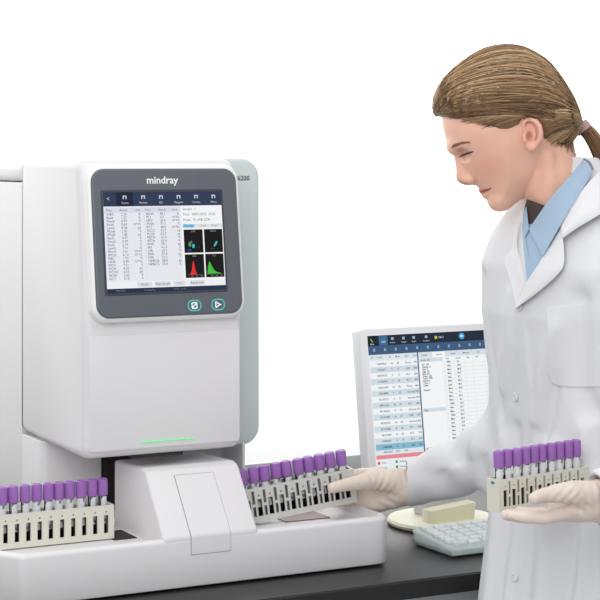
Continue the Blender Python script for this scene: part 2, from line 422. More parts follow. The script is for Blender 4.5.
bm = NB(); box(bm, -.135, -.055, .09, .155, .0657, .0667); obj('transport_belt', bm, M_belt, an, smooth=False)
bm = NB(); box(bm, -.43, -.392, .09, .155, .0657, .0667); obj('transport_belt', bm, M_gap, an, smooth=False)
bm = NB(); prism(bm, rrect(-.20, -.022, .168, .186, .004), .0658, .078, bevel=.003); obj('guide_rail', bm, M_rim, an)
# ramp
RPTS = [(.0004, .052), (.0004, .0800), (.070, .1690), (.085, .1735), (.2, .168), (.2, .055)]
rp = rpoly(RPTS, [0, .010, .012, .01, 0, 0], 6)
bm = NB(); prism(bm, rp, -.3865, -.2295, axis='x', bevel=.005, seg=4); obj('ramp_cover', bm, M_white, an)
bm = NB(); box(bm, -.376, -.30, .2800, .2826, .072, .182); obj('shade_panel', bm, M_gap, an, smooth=False)  # flat dark panel standing in for the shade in the cavity
bm = NB(); box(bm, -.395, -.312, .098, .125, .1865, .1945); obj('gap_shade', bm, M_gap, an, smooth=False)  # dark strip painting the shaded slit between head and ramp
def strip(bm, prof, u0, u1, out, th):
    rows = []
    for i, (v, z) in enumerate(prof):
        a = Vector(prof[max(i-1, 0)]); b = Vector(prof[min(i+1, len(prof)-1)]); d = (b-a).normalized(); n = Vector((-d.y, d.x))
        p = Vector((v, z))+n*out; q = Vector((v, z))+n*(out-th)
        rows.append([bm.verts.new((u, w.x, w.y)) for u, w in ((u0, p), (u1, p), (u1, q), (u0, q))])
    for r0, r1 in zip(rows[:-1], rows[1:]):
        for k in range(4): bm.faces.new((r0[k], r0[(k+1) % 4], r1[(k+1) % 4], r1[k]))
    bm.faces.new(rows[0]); bm.faces.new(rows[-1][::-1])
    bmesh.ops.recalc_face_normals(bm, faces=bm.faces)
def flap_prof(z0, t1):
    arc = [p for p in rpoly(RPTS, [0, .010, .012, .01, 0, 0], 6) if p[1] > .053 and p[1] < .12 and p[0] < .06]
    return [(.0004, z0)]+arc+[(.0004+.0696*t1, .0800+.089*t1)]
bm = NB(); strip(bm, flap_prof(.0522, .916), -.3422, -.2758, .0010, .004); obj('flap_gap', bm, M_groove, an)
bm = NB(); strip(bm, flap_prof(.0529, .908), -.3415, -.2765, .0014, .004); obj('access_flap', bm, M_white, an)

# ------------------------------------------------------------------ racks and tubes
PIT, NT = .0177, 10
RL, RD, RH = PIT*NT+.008, .030, .0515
def gridwall(bm, L, H, holes, y0, y1, mi=0):
    xs = sorted({0, L} | {h[0] for h in holes} | {h[1] for h in holes}); zs = sorted({0, H} | {h[2] for h in holes} | {h[3] for h in holes})
    for i in range(len(xs)-1):
        cx = (xs[i]+xs[i+1])/2; run = None
        for j in range(len(zs)-1):
            cz = (zs[j]+zs[j+1])/2
            solid = not any(h[0] < cx < h[1] and h[2] < cz < h[3] for h in holes)
            if solid and run is None: run = zs[j]
            if (not solid) and run is not None: box(bm, xs[i], xs[i+1], y0, y1, run, zs[j], mi); run = None
        if run is not None: box(bm, xs[i], xs[i+1], y0, y1, run, H, mi)
def make_rack(style, m, label, M, group):
    t = thing('tube_rack', label, 'tube rack', M, group)
    holes = []
    for k in range(NT):
        c = .004+PIT*(k+.5)
        if style == 'plain':
            holes += [(c-.0036, c+.0036, .0090, .0365), (c-.0012, c+.0012, .0405, .0430)]
        else:
            holes += [(c-.0038, c+.0038, .0085, .0345), (c-.0012, c+.0012, .0385, .0412)]
            if k < NT-1:
                e = c+PIT/2
                holes += [(e-.0022, e+.0022, .0085, .0235), (e-.0022, e+.0022, .0275, .0475)]
    bm = NB(); gridwall(bm, RL, RH, holes, 0, .0028)
    gridwall(bm, RL, RH, holes, RD-.0028, RD)
    box(bm, 0, RL, .0028, RD-.0028, 0, .004)
    box(bm, 0, .003, .0028, RD-.0028, .004, RH); box(bm, RL-.003, RL, .0028, RD-.0028, .004, RH)
    obj('rack_frame', bm, m, t, smooth=False)
    bm = NB()
    for k in range(NT-1):
        e = .004+PIT*(k+1); box(bm, e-.0009, e+.0009, .0029, RD-.0029, .004, RH-.004)
    box(bm, .0032, RL-.0032, RD-.0052, RD-.003, .0042, RH-.006)
    obj('divider', bm, M_rackin, t, smooth=False)
    return t
def tube_proto():
    t = thing('blood_tube', 'x', 'tube')
    bm = NB(); lathe(bm, [(.0079, .061), (.0084, .0625), (.0084, .0825), (.0080, .0852), (.0062, .0863), (.0055, .0857)], 20, rib=-.03); obj('cap', bm, M_cap, t)
    bm = NB(); lathe(bm, [(.002, .0), (.0048, .0018), (.0062, .006), (.0062, .0622)], 16); obj('vial', bm, M_glass, t)
    bm = NB()
    prev = None
    for k in range(13):
        a = R(-165+k*18); p = [bm.verts.new((.00635*math.cos(a), .00635*math.sin(a), z)) for z in (.018, .0595)]
        if prev: bm.faces.new((prev[0], p[0], p[1], prev[1]))
        prev = p
    obj('paper_label', bm, M_label, t)
    bm = NB(); lathe(bm, [(.002, .0012), (.0045, .003), (.0058, .0065), (.0058, .032)], 14); obj('blood', bm, M_blood, t)
    return t
ORD = ['first', 'second', 'third', 'fourth', 'fifth', 'sixth', 'seventh', 'eighth', 'ninth', 'tenth']
proto = tube_proto(); used = [False]
def fill(rack_M, scale, where, group, sc=1.0):
    for k in range(NT):
        t = proto if not used[0] else copy_tree(proto)
        used[0] = True
        t.matrix_world = rack_M @ Matrix.Translation((.004+PIT*(k+.5), RD/2, .0042)) @ Matrix.Rotation(R(rr.uniform(-60, 40)), 4, 'Z') @ Matrix.Rotation(R(rr.uniform(-1.6, 1.6)), 4, 'X') @ Matrix.Diagonal((1, 1, scale, 1))
        t['label'] = '%s purple blood tube from the left in the %s' % (ORD[k], where); t['category'] = 'tube'; t['group'] = group
# left rack in the tray
RM1 = A_M @ Matrix.Translation((-.6115, .098, .0673))
make_rack('plain', M_rack, 'cream tube rack standing in the left end of the analyzer tray', RM1, 'tube racks')
fill(RM1, 1, 'rack standing in the tray', 'purple-capped tubes in the tray rack')
# right rack, pulled out by the right hand
RPV = AW(-.0185, .066, .0925)
RM2 = Matrix.Translation(RPV) @ Matrix.Rotation(TH-R(8), 4, 'Z') @ Matrix.Rotation(R(-7.5), 4, 'Y') @ Matrix.Diagonal((1.06, 1.06, 1.06, 1)) @ Matrix.Translation((-RL, 0, 0))
make_rack('slots', M_rackg, 'grey tube rack tilted up by a gloved hand at the right tray end', RM2, 'tube racks')
fill(RM2, .88, 'tilted rack beside the monitor', 'purple-capped tubes in the tilted rack')
# rack on the left hand
RS = .86
RP = W(499.5, 513.5, 2.40)
RM3 = Matrix.Translation(RP) @ Matrix.Rotation(R(33), 4, 'Z') @ Matrix.Rotation(R(-1.5), 4, 'Y') @ Matrix.Diagonal((RS, RS, RS, 1))
rk3 = make_rack('slots', M_rack, 'cream tube rack held up on a gloved palm in front of the white coat', RM3, 'tube racks')
bm = NB(); box(bm, -.0006, .0002, .011, .019, .0435, .0475); obj('sticker', bm, M_blue, rk3, smooth=False)
fill(RM3, 1.04, 'rack before the white coat', 'purple-capped tubes in the hand-held rack')

# ------------------------------------------------------------------ monitor
MP = A_M @ Vector((.253, .243, 0))
MM = Matrix.Translation((MP.x, MP.y, DESK)) @ Matrix.Rotation(TH, 4, 'Z')
mon = thing('computer_monitor', 'white flat computer monitor on a round cream foot behind the keyboard', 'monitor', MM)
bm = NB(); lathe(bm, [(.088, .0005), (.096, .002), (.098, .007), (.095, .0115), (.08, .0135), (.02, .0145)], 48); obj('stand_foot', bm, M_cream, mon)
bm = NB(); prism(bm, rpoly([(-.058, .013), (.034, .013), (.038, .044), (-.056, .036)], .002, 2), -.052, -.024, axis='y', bevel=.0015, seg=2); obj('stand_block', bm, M_yell, mon)
bm = NB(); prism(bm, rpoly([(.0, .0135), (.045, .0135), (.045, .16), (.022, .16)], .006, 3), -.035, .055, axis='x', bevel=.006); obj('stand_neck', bm, M_monside, mon)
MT = R(8.2)
FX0, FX1, FZ1 = -.1525, .206, .283
S2 = Matrix.Translation((0, -.012, .069)) @ Matrix.Rotation(-MT, 4, 'X')
bm = NB(); prism(bm, rrect(FX0, FX1, 0, FZ1, .007, 4), 0, .030, axis='y', bevel=.003, seg=2, M=S2); prism(bm, rrect(FX0+.03, FX1-.03, .03, FZ1-.03, .02, 4), .030, .050, axis='y', bevel=.006, seg=2, M=S2)
obj('monitor_housing', bm, M_mon, mon)
MX0, MX1, MZ0, MZ1 = FX0+.0145, FX1-.020, .022, FZ1-.013
u2 = UI(MX1-MX0, MZ1-MZ0)
u2.rect(0, 1, 0, 1, (240, 244, 248), 0); u2.rect(0, 1, 0, .072, (28, 38, 58), 1); u2.rect(0, 1, .072, .135, (62, 92, 128), 1)
u2.rect(0, .055, 0, .072, (18, 26, 40), 2); u2.poly([(.02, .02), (.035, .045), (.03, .05), (.015, .025)], (110, 200, 90), 4); u2.text('Menu', .027, .06, .004, (220, 225, 230), 4, 'CENTER')
u2.rect(.07, .125, .005, .07, (60, 110, 150), 2); u2.text('List', .098, .045, .0065, (230, 238, 245), 4, 'CENTER')
for x, t in ((.155, 'Review'), (.225, 'Sample'), (.29, 'Graph'), (.37, 'Compare')):
    u2.text(t, x, .055, .0042, (190, 200, 215), 4, 'CENTER'); u2.rect(x-.008, x+.008, .018, .036, (170, 182, 200), 3)
u2.rect(.425, .44, .025, .045, (220, 215, 60), 3); u2.text('No.1', .45, .035, .0062, (225, 230, 236), 4)
u2.poly([(.60+.019*math.cos(a), .035+.024*math.sin(a)) for a in [2*math.pi*k/16 for k in range(16)]], (60, 165, 215), 3); u2.rect(.592, .608, .028, .042, (220, 240, 250), 4)
for k in range(14): u2.rect(.03+k*.068, .042+k*.068, .092, .112, (140, 170, 200), 3)
u2.rect(0, .305, .135, .175, (226, 234, 240), 1)
for x, t in ((.01, 'No'), (.05, 'Sample'), (.125, 'ID'), (.165, 'Mode'), (.225, 'State'), (.275, 'Time')): u2.text(t, x, .155, .0046, (60, 66, 80), 4)
for i in range(15):
    y = .19+i*.0415; c = (214, 226, 232) if i % 2 else (247, 250, 252)
    if i == 14: c = (136, 190, 214)
    u2.rect(.004, .303, y-.01, y+.0315, c, 1)
    for x, t in ((.045, '%08d' % rr.randint(10000000, 99999999)), (.135, rr.choice('NAYV')), (.17, '%02d' % rr.randint(1, 60)), (.225, rr.choice(['Done', 'Normal', 'PLT', 'CBC'])), (.276, '%d' % rr.randint(100, 999))): u2.text(t, x, y+.012, .0058, (50, 58, 76), 4)
u2.rect(.004, .303, .803, .833, (225, 236, 242), 1); u2.text('00512631     PLT       510', .05, .818, .0056, (50, 58, 76), 4)
u2.rect(.004, .303, .836, .864, (240, 140, 148), 1); u2.rect(0, .31, .866, 1, (236, 242, 246), 1)
for x, y, c, t in ((.01, .89, (215, 40, 50), 'Error'), (.01, .925, (200, 60, 90), 'Alarm'), (.12, .89, (40, 160, 60), 'Finished'), (.12, .925, (40, 150, 70), 'Validated')):
    u2.rect(x, x+.014, y-.009, y+.009, c, 3); u2.text(t, x+.025, y, .0048, (50, 58, 76), 4)
u2.rect(.303, .311, .135, .866, (84, 108, 140), 3); u2.rect(.31, 1, .135, .175, (222, 230, 236), 1); u2.rect(.40, .485, .138, .175, (250, 251, 252), 2)
for x, t in ((.35, 'Details'), (.442, 'Result'), (.535, 'Graph'), (.62, 'Message'), (.70, 'Info')): u2.text(t, x, .157, .0048, (70, 76, 92), 4, 'CENTER')
u2.rect(.316, .462, .18, .925, (251, 252, 253), 1)
for y0, t in ((.18, 'Sample info'), (.535, 'Flags'), (.81, 'Remarks')): u2.rect(.316, .462, y0, y0+.026, (214, 226, 234), 2); u2.text(t, .322, y0+.013, .005, (60, 70, 90), 4)
for i, t in enumerate(['ID: 103', 'Name: Li', 'Sex: F', 'Age: 32', 'Bed: 06', 'Dept: Lab', 'Type: WB', 'Doctor', 'Tube: 1', 'State', '', 'Report']): u2.text(t, .33, .225+i*.0165, .0056, (40, 44, 56), 4, bold=.01)
u2.rect(.468, 1, .18, .93, (250, 251, 252), 1)
for i in range(26):
    y = .215+i*.0272
    u2.rect(.468, .995, y+.0126, y+.0142, (198, 214, 224), 2)
    u2.text(rr.choice(['WBC', 'Neu', 'Lym', 'RBC', 'Mon']), .49, y, .0054, (30, 34, 46), 4, bold=.015); u2.text('%.1f' % (rr.random()*90), .555, y, .0054, (30, 34, 46), 4, bold=.015)
    u2.text(rr.choice(['fL', '%', 'g/L']), .755, y, .005, (50, 54, 66), 4)
for x, t in ((.485, 'Para.'), (.55, 'Result'), (.62, 'Flag'), (.68, 'Ref.'), (.75, 'Unit')): u2.text(t, x, .191, .0048, (60, 66, 80), 4)
for x in (.475, .54, .61, .66, .74): u2.rect(x, x+.0016, .18, .93, (214, 226, 234), 2)
u2.build('screen_image', mon, lambda x, y, h: S2 @ Vector((MX0+x, -.0006-h, MZ1-y)))

# ------------------------------------------------------------------ keyboard
KP = A_M @ Vector((.119, -.004, 0))
KM = Matrix.Translation((KP.x, KP.y, DESK)) @ Matrix.Rotation(TH+R(1), 4, 'Z')
kb = thing('computer_keyboard', 'light grey computer keyboard with white keys at the front of the desk beside the coat', 'keyboard', KM)
bm = NB(); prism(bm, rpoly([(0, .004), (.008, .0005), (.118, .0005), (.126, .010), (.126, .024), (.118, .0275), (.006, .0165), (0, .013)], .0025, 3), 0, .40, axis='x', bevel=.006, seg=3)
obj('keyboard_case', bm, M_kb, kb)
key0 = None
slope = math.atan2(.011, .112)
for rI in range(6):
    nk = 15 if rI else 9
    for k in range(nk):
        w = .0168
        x = .012+k*.0252
        y = .0135+rI*.0178; z = .0166+(y-.006)*math.tan(slope)
        if key0 is None:
            bm = NB()
            a = rrect(-.0098, .0098, -.0063, .0063, .0015, 2); 
            prism(bm, a, -.001, .0062, bevel=.0022, seg=2); key0 = obj('key', bm, M_key, kb); o = key0
        else: o = key0.copy(); COL.objects.link(o); o.parent = kb
        if rI == 0:
            x = (.02, .048, .076, .15, .224, .252, .28, .33, .36)[k]
            if k == 3: o.scale = (4.6, 1, 1)
        o.location = (x+.003, y, z); o.rotation_euler = (slope, 0, 0)

# ------------------------------------------------------------------ implicit surfaces
def smin(a, b, k):
    h = np.maximum(k-np.abs(a-b), 0)/k
    return np.minimum(a, b)-h*h*k*.25
def smax(a, b, k): return -smin(-a, -b, k)
def cone(P, a, b, ra, rb):
    ax, ay, az = a; bx, by, bz = b
    dx, dy, dz = bx-ax, by-ay, bz-az; L2 = dx*dx+dy*dy+dz*dz+1e-12
    t = np.clip(((P[0]-ax)*dx+(P[1]-ay)*dy+(P[2]-az)*dz)/L2, 0, 1)
    return np.sqrt((P[0]-ax-t*dx)**2+(P[1]-ay-t*dy)**2+(P[2]-az-t*dz)**2)-(ra+(rb-ra)*t)
def ell(P, c, r, rot=None):
    d = [P[i]-c[i] for i in range(3)]
    if rot is not None:      # rotation in the (0,1) plane
        ca, sa = math.cos(rot), math.sin(rot); d = [d[0]*ca+d[1]*sa, -d[0]*sa+d[1]*ca, d[2]]
    k = np.sqrt(sum((d[i]/r[i])**2 for i in range(3)))
    return (k-1)*min(r)
def chain(P, pts, rads, k=None):
    f = None
    for i in range(len(pts)-1):
        g = cone(P, pts[i], pts[i+1], rads[i], rads[i+1])
        f = g if f is None else (smin(f, g, k) if k else np.minimum(f, g))
    return f
def grid(lo, hi, h):
    n = [int(math.ceil((hi[i]-lo[i])/h))+1 for i in range(3)]
    ax = [(lo[i]+h*np.arange(n[i])).astype(np.float32) for i in range(3)]
    return [ax[0][:, None, None], ax[1][None, :, None], ax[2][None, None, :]], n
def surface_nets(f, lo, h):
    """vertices and quads of the zero level of a sampled field"""
    f = np.ascontiguousarray(f, dtype=np.float32); nx, ny, nz = f.shape
    ins = f < 0
    c = [(i, j, k) for i in (0, 1) for j in (0, 1) for k in (0, 1)]
    def sl(a, o): return a[o[0]:nx-1+o[0], o[1]:ny-1+o[1], o[2]:nz-1+o[2]]
    cnt = sum(sl(ins, o).astype(np.int8) for o in c)
    act = (cnt > 0) & (cnt < 8)
    idx = np.full(act.shape, -1, np.int64); I = np.argwhere(act); idx[act] = np.arange(len(I))
    vals = {o: f[I[:, 0]+o[0], I[:, 1]+o[1], I[:, 2]+o[2]] for o in c}
    acc = np.zeros((len(I), 3)); num = np.zeros(len(I))
    for o in c:
        for a in range(3):
            if o[a] == 0:
                p = list(o); p[a] = 1; p = tuple(p)
                va, vb = vals[o], vals[p]; m = (va < 0) != (vb < 0)
                t = np.where(m, va/np.where(m, va-vb, 1), 0)
                pos = np.tile(np.array(o, float), (len(I), 1)); pos[:, a] = t
                acc += pos*m[:, None]; num += m
    V = (I+acc/num[:, None])*h+np.array(lo)
    quads = []
    for a in range(3):
        b, d = (a+1) % 3, (a+2) % 3
        s0 = [slice(None)]*3; s1 = [slice(None)]*3; s0[a] = slice(0, -1); s1[a] = slice(1, None)
        cr = ins[tuple(s0)] != ins[tuple(s1)]
        E_ = np.argwhere(cr)
        E_ = E_[(E_[:, b] > 0) & (E_[:, d] > 0) & (E_[:, b] < f.shape[b]-1) & (E_[:, d] < f.shape[d]-1)]
        if not len(E_): continue
        flip = ins[tuple(s0)][E_[:, 0], E_[:, 1], E_[:, 2]]
        def at(ob, od):
            q = E_.copy(); q[:, b] += ob; q[:, d] += od; return idx[q[:, 0], q[:, 1], q[:, 2]]
        q = np.stack([at(-1, -1), at(0, -1), at(0, 0), at(-1, 0)], 1)
        q[~flip] = q[~flip][:, ::-1]
        quads.append(q)
    return V, np.concatenate(quads)
def relax(V, Q, it=2, lam=.5):
    n = len(V)
    e = np.concatenate([Q[:, [0, 1]], Q[:, [1, 2]], Q[:, [2, 3]], Q[:, [3, 0]]]); e = np.concatenate([e, e[:, ::-1]])
    deg = np.bincount(e[:, 0], minlength=n)[:, None]
    for _ in range(it):
        s = np.stack([np.bincount(e[:, 0], weights=V[e[:, 1], a], minlength=n) for a in range(3)], 1)
        V = V+lam*(s/np.maximum(deg, 1)-V)
    return V
def mesh_from(name, V, Q, m, parent, smooth=True):
    me = bpy.data.meshes.new(name)
    me.vertices.add(len(V)); me.vertices.foreach_set('co', np.asarray(V, np.float32).ravel())
    me.loops.add(Q.size); me.loops.foreach_set('vertex_index', Q.ravel().astype(np.int32))
    me.polygons.add(len(Q)); me.polygons.foreach_set('loop_start', np.arange(0, Q.size, Q.shape[1], dtype=np.int32))
    me.update(calc_edges=True); me.validate()
    if smooth: me.polygons.foreach_set('use_smooth', [True]*len(me.polygons))
    me.materials.append(m)
    o = bpy.data.objects.new(name, me); COL.objects.link(o)
    if parent: o.parent = parent
    return o
def vcol(o, C):
    ca = o.data.color_attributes.new('Col', 'FLOAT_COLOR', 'POINT')
    ca.data.foreach_set('color', np.asarray(C, np.float32).ravel())
def spline(pts, n=8, closed=True):
    P = np.array(pts, float); N = len(P); out = []
    for i in range(N if closed else N-1):
        if closed: p0, p1, p2, p3 = P[i-1], P[i], P[(i+1) % N], P[(i+2) % N]
        else: p0, p1, p2, p3 = P[max(i-1, 0)], P[i], P[i+1], P[min(i+2, N-1)]
        for k in range(n):
            t = k/n
            out.append(.5*((2*p1)+(-p0+p2)*t+(2*p0-5*p1+4*p2-p3)*t*t+(-p0+3*p1-3*p2+p3)*t**3))
    if not closed: out.append(P[-1])
    return np.array(out)
def poly_sd(poly, X, Y):
    """signed distance (positive inside) of the 2-D points X, Y to a polygon"""
    d = np.full(X.shape, 1e9); ins = np.zeros(X.shape, bool); n = len(poly)
    for i in range(n):
        ax, ay = poly[i]; bx, by = poly[(i+1) % n]; ex, ey = bx-ax, by-ay
        t = np.clip(((X-ax)*ex+(Y-ay)*ey)/(ex*ex+ey*ey+1e-12), 0, 1)
        d = np.minimum(d, (X-ax-t*ex)**2+(Y-ay-t*ey)**2)
        if ay != by:
            cr = ((ay > Y) != (by > Y)) & (X < (bx-ax)*(Y-ay)/(by-ay)+ax); ins ^= cr
    return np.where(ins, 1, -1)*np.sqrt(d)
def sstep(x, a, b):
    t = np.clip((x-a)/(b-a), 0, 1); return t*t*(3-2*t)

# ------------------------------------------------------------------ the woman
YH = 2.62; KH = YH/FPX                    # head: one profile unit in metres
def HW(V):                                # head frame (right, down, towards the near side) -> room
    V = np.asarray(V); return np.stack([(V[:, 0]-300)*KH, YH-V[:, 2]*KH, CAMZ-(V[:, 1]-HZ)*KH], 1)
BX, BY = .440, 2.67; PSI = R(30)
fw = np.array([-math.cos(PSI), -math.sin(PSI)]); rt = np.array([-math.sin(PSI), math.cos(PSI)])
person = thing('person', 'woman with ponytail in white lab coat and gloves looking down, holding two racks', 'person', Matrix.Translation((BX, BY, 0)))
PI_ = person.matrix_world.inverted()
def toP(V): return np.asarray(V)-np.array([BX, BY, 0])

# --- head
SK = spline([(442.3,118),(441.3,108),(444,95),(452,80),(466,65),(482,55.5),(504,50),(525,53),(546,66.5),(561,86),(570,104),(573,120),(572,135),(566,147),(556,155),(547,160),(541,167),(537,174),(531.5,187),(523,198),(510,206.5),(500,208.5),(494,207),(491,202.5),(488.5,198),(484.5,193.5),(480,189),(474.5,184),(468.5,176),(462,166),(457.2,158),(452.3,150),(447.6,142),(444.2,132),(442.8,124)], 6)
HO = spline([(433.5,113),(432.6,106),(433.5,98),(437,89),(444,78),(454,68.5),(465,60),(480,51),(492,47),(504,45.6),(515,46.2),(525,48.6),(538,56),(549,64.5),(564,84),(574.5,102),(580,117),(580,128),(575,137),(568,146),(556,152),(545,157),(535,170),(520,170),(480,150),(450,130),(438,120)], 6)
def widths(Pq):
    p, q = Pq
    s = (p-512)*.56+(q-112)*.83; m = (p-512)*.83-(q-112)*.56
    wf = np.interp(s, [-70,-60,-30,0,10,25,45,60,72,85], [40,44,50.5,51.5,50,45.5,37,30,23,18])
    wj = np.interp(s, [-70,-60,-30,0,40,66,85], [40,44,50.5,52,45.5,40,36])
    t = sstep(m, -58, -8)
    return wf*(1-t)+wj*t
h = .85
lo, hi = (428, 42, -62), (604, 250, 62)
P, nn = grid(lo, hi, h)
p2, q2 = P[0][:, :, 0], P[1][:, :, 0]; PP = np.broadcast_to(p2, (nn[0], nn[1])).astype(float); QQ = np.broadcast_to(q2, (nn[0], nn[1])).astype(float)
def inflate(poly, Wd, Rd, ex):
    d = poly_sd(poly, PP, QQ)
    e = np.maximum(0, 1-d/Rd)
    f = (np.abs(P[2])/Wd[:, :, None])**ex + (e**ex)[:, :, None]
    return (f**(1/ex)-1)*16
Rj = 38-23*np.exp(-((PP-539)**2+(QQ-178)**2)/(2*13**2))-10*np.exp(-((PP-500)**2+(QQ-208)**2)/(2*14**2))
sF = (PP-512)*.56+(QQ-112)*.83; mF = (PP-512)*.83-(QQ-112)*.56
Rj = Rj+22*sstep(sF, -40, 25)*sstep(-mF, -14, 44)
f = inflate(SK, widths((PP, QQ)), Rj, 2.25)
Z = 1.0
# nose, brow, eyes, lips, chin
f = smin(f, chain(P, [(458.5,156,0),(460.6,168,0),(461.2,177.4,0)], [2.4,3.3,4.6]), 5)
f = smin(f, chain(P, [(464,160,0),(467,177,0)], [4.5,7]), 6)
for s in (-1, 1):
    f = smin(f, ell(P, (468.6,178.6,6.2*s), (6.8,5.0,6.0), -.25), 1.3)
    f = smin(f, chain(P, [(453.5,147.5,7*s),(456.5,143,17*s),(466,140,29*s)], [3.5,4.2,4]), 8)
    f = smax(f, -ell(P, (462.3,153.8,19*s), (5.6,4.4,8)), 6)
    f = smin(f, ell(P, (470.0,151.6,16.0*s), (8.0,7.0,8.8)), 3.5)
    # lower lid, and the fold over the upper lid
    f = smax(f, -ell(P, (465.2,183.2,4.6*s), (3.4,1.5,1.9)), .8)
f = smin(f, chain(P, [(482.2,190.4,0),(484.4,189,7),(489.0,187.9,13.5)], [3.0,2.6,1.2]), 1.6)
f = smin(f, chain(P, [(482.2,190.4,0),(484.4,189,-7),(489.0,187.9,-13.5)], [3.0,2.6,1.2]), 1.6)
for s in (-1, 1): f = smin(f, chain(P, [(485.6,194.9,0),(487.2,193,7*s),(490.2,189.3,13*s)], [3.3,2.9,1.2]), 1.6)
for s in (-1, 1): f = smax(f, -chain(P, [(478.5,192.6,0),(483.2,190.6,8*s),(489,188.4,15.2*s)], [.55,.6,.6]), .9)
f = smin(f, ell(P, (499.5,200.5,0), (9.2,8.6,13)), 7)
# neck
f = smin(f, chain(P, [(546,150,0),(551,176,0),(566,214,0),(580,262,0)], [27,30,33.5,40]), 4.5)
for s in (-1, 1): f = smin(f, chain(P, [(544,158,30*s),(546,182,27*s),(547,214,12*s)], [4,4.5,4]), 9)
# ears
EC = [(519.5,134.5),(517.3,129.5),(516.6,124.8),(519.2,121.4),(523.6,120.6),(528.4,122.8),(531.8,127.5),(533.2,133.5),(532.4,139),(529.8,144),(527,148)]
EL = [51.5,53,54,55,56,57.2,58,58,57,55.5,54]
for s in (-1, 1):
    g = ell(P, (525,137,50.5*s), (8.6,15,3.6))
    g = smin(g, chain(P, [(a, b, l*s) for (a, b), l in zip(EC, EL)], [1.6]*4+[1.9,2.2,2.4,2.4,2.2,2.0,2.0]), 1.4)
    g = smin(g, ell(P, (524.6,147.4,53.3*s), (3.6,4.0,2.4)), 1.8)
    g = smin(g, chain(P, [(522.5,125.6,53*s),(527,129.5,54*s),(527.8,136,54.2*s),(525.6,142,53.4*s)], [1.2,1.6,1.8,1.6]), 1.2)
    g = smin(g, chain(P, [(517.6,136,52.5*s),(518.4,141.5,53*s)], [1.6,2.0]), 1.5)
    g = smax(g, -ell(P, (522.4,137.5,55.2*s), (3.1,6.0,4.0)), 1.0)
    f = smin(f, g, 1.6)
V, Q = surface_nets(f, lo, h); V = relax(V, Q, 2, .45)
HV, HQ = V.copy(), Q
# natural colouring: lips, cheeks, nose tip, ear; painted shade: ear hollow, nostrils, mouth line
def srgbv(*c): return np.array([lin(x) for x in c])
def gs(c, r): return np.exp(-sum(((V[:, i]-c[i])/r[i])**2 for i in range(3)))
A_ = V.copy(); A_[:, 2] = np.abs(A_[:, 2]); Vold = V; V = A_
col = np.tile(srgbv(245, 194, 170), (len(V), 1))
def tint(c, w):
    global col
    col = col*(1-w[:, None])+srgbv(*c)*w[:, None]
tint((236, 154, 136), .42*gs((484,168,34), (16,16,22)))
tint((220, 150, 132), .5*gs((461,180,0), (7,7,9)))
tint((222, 148, 134), .5*gs((524,135,56), (11,17,9)))
tint((150, 70, 62), .75*gs((522.5,137,51), (3.2,6.5,3.2)))  # shade of the ear hollow put into the skin colour
tint((206, 140, 120), .35*gs((468,150,18), (8,6,12)))
mu = ((V[:, 0]-479)*9.5-(V[:, 1]-192.5)*4.2)/(9.5**2+4.2**2); md = ((V[:, 1]-192.5)*9.5+(V[:, 0]-479)*4.2)/math.hypot(9.5, 4.2)
muc = np.clip(mu, 0, 1); near_ = (V[:, 2] < 26)*(mu < 1.06)*(mu > -.4)
tint((206, 98, 100), .95*near_*np.where(md < 0, np.clip(1.3-(-md)/(2.9*(1-muc*.75)), 0, 1), np.clip(1.3-md/(4.2*(1-muc*.8)), 0, 1)))
tint((132, 58, 58), .9*near_*np.exp(-(md/.7)**2))
tint((120, 62, 54), .8*gs((465.4,183.6,4.8), (2.6,1.3,2.2)))  # nostril shade put into the skin colour
tint((200, 122, 106), .55*gs((475,178.5,10), (1.9,5,6)))  # crease beside the nostril wing darkened in the skin colour
V = Vold
body_parts = [(HW(V), Q, np.concatenate([col, np.ones((len(col), 1))], 1))]

# --- rest of the body (under the clothes): torso, arms, legs
Sr = np.array([.380, 2.785, 1.245]); El_r = np.array([.342, 2.775, .955]); Wr_r = np.array(W(402, 487, 2.94))
Sl = np.array([.520, 2.515, 1.245]); El_l = np.array([.600, 2.43, .985]); Wr_l = np.array(W(597, 501, 2.37))
h2 = .009; lo2, hi2 = (.10, 2.25, -.012), (.72, 3.02, 1.40)
P2, n2 = grid(lo2, hi2, h2)
def body_pt(lf, lr, z): return (BX+fw[0]*lf+rt[0]*lr, BY+fw[1]*lf+rt[1]*lr, z)
g = chain(P2, [body_pt(.0, 0, .92), body_pt(.0, 0, 1.05), body_pt(.012, 0, 1.18)], [.105, .095, .105], .05)
for s in (-1, 1):
    g = smin(g, chain(P2, [body_pt(.0, .05*s, .90), body_pt(.0, .045*s, 1.05), body_pt(.015, .06*s, 1.19)], [.09, .085, .085]), .05)
    g = smin(g, chain(P2, [body_pt(0, .07*s, .86), body_pt(.02, .085*s, .47), body_pt(0, .09*s, .09)], [.076, .055, .042]), .03)
    g = smin(g, chain(P2, [body_pt(-.02, .09*s, .045), body_pt(.13, .10*s, .03)], [.044, .038]), .03)
nb = HW(np.array([[572, 222, 0], [560, 200, 0]])); 
g = smin(g, chain(P2, [tuple(nb[0]), tuple(nb[1])], [.044, .042]), .04)
for S_, E_, W_ in ((Sr, El_r, Wr_r), (Sl, El_l, Wr_l)):
    g = smin(g, chain(P2, [body_pt(.0, 0, 1.24), tuple(S_), tuple(E_), tuple(W_)], [.06, .045, .036, .024]), .03)
g = np.maximum(g, -P2[2]+.004)
V, Q = surface_nets(g, lo2, h2); V = relax(V, Q, 3, .5)
body_parts.append((V, Q, np.tile(np.array(list(srgbv(226, 172, 150))+[1]), (len(V), 1))))
off = 0; AV = []; AQ = []; AC = []
for v, q, c in body_parts:
    AV.append(toP(v)); AQ.append(q+off); AC.append(c); off += len(v)
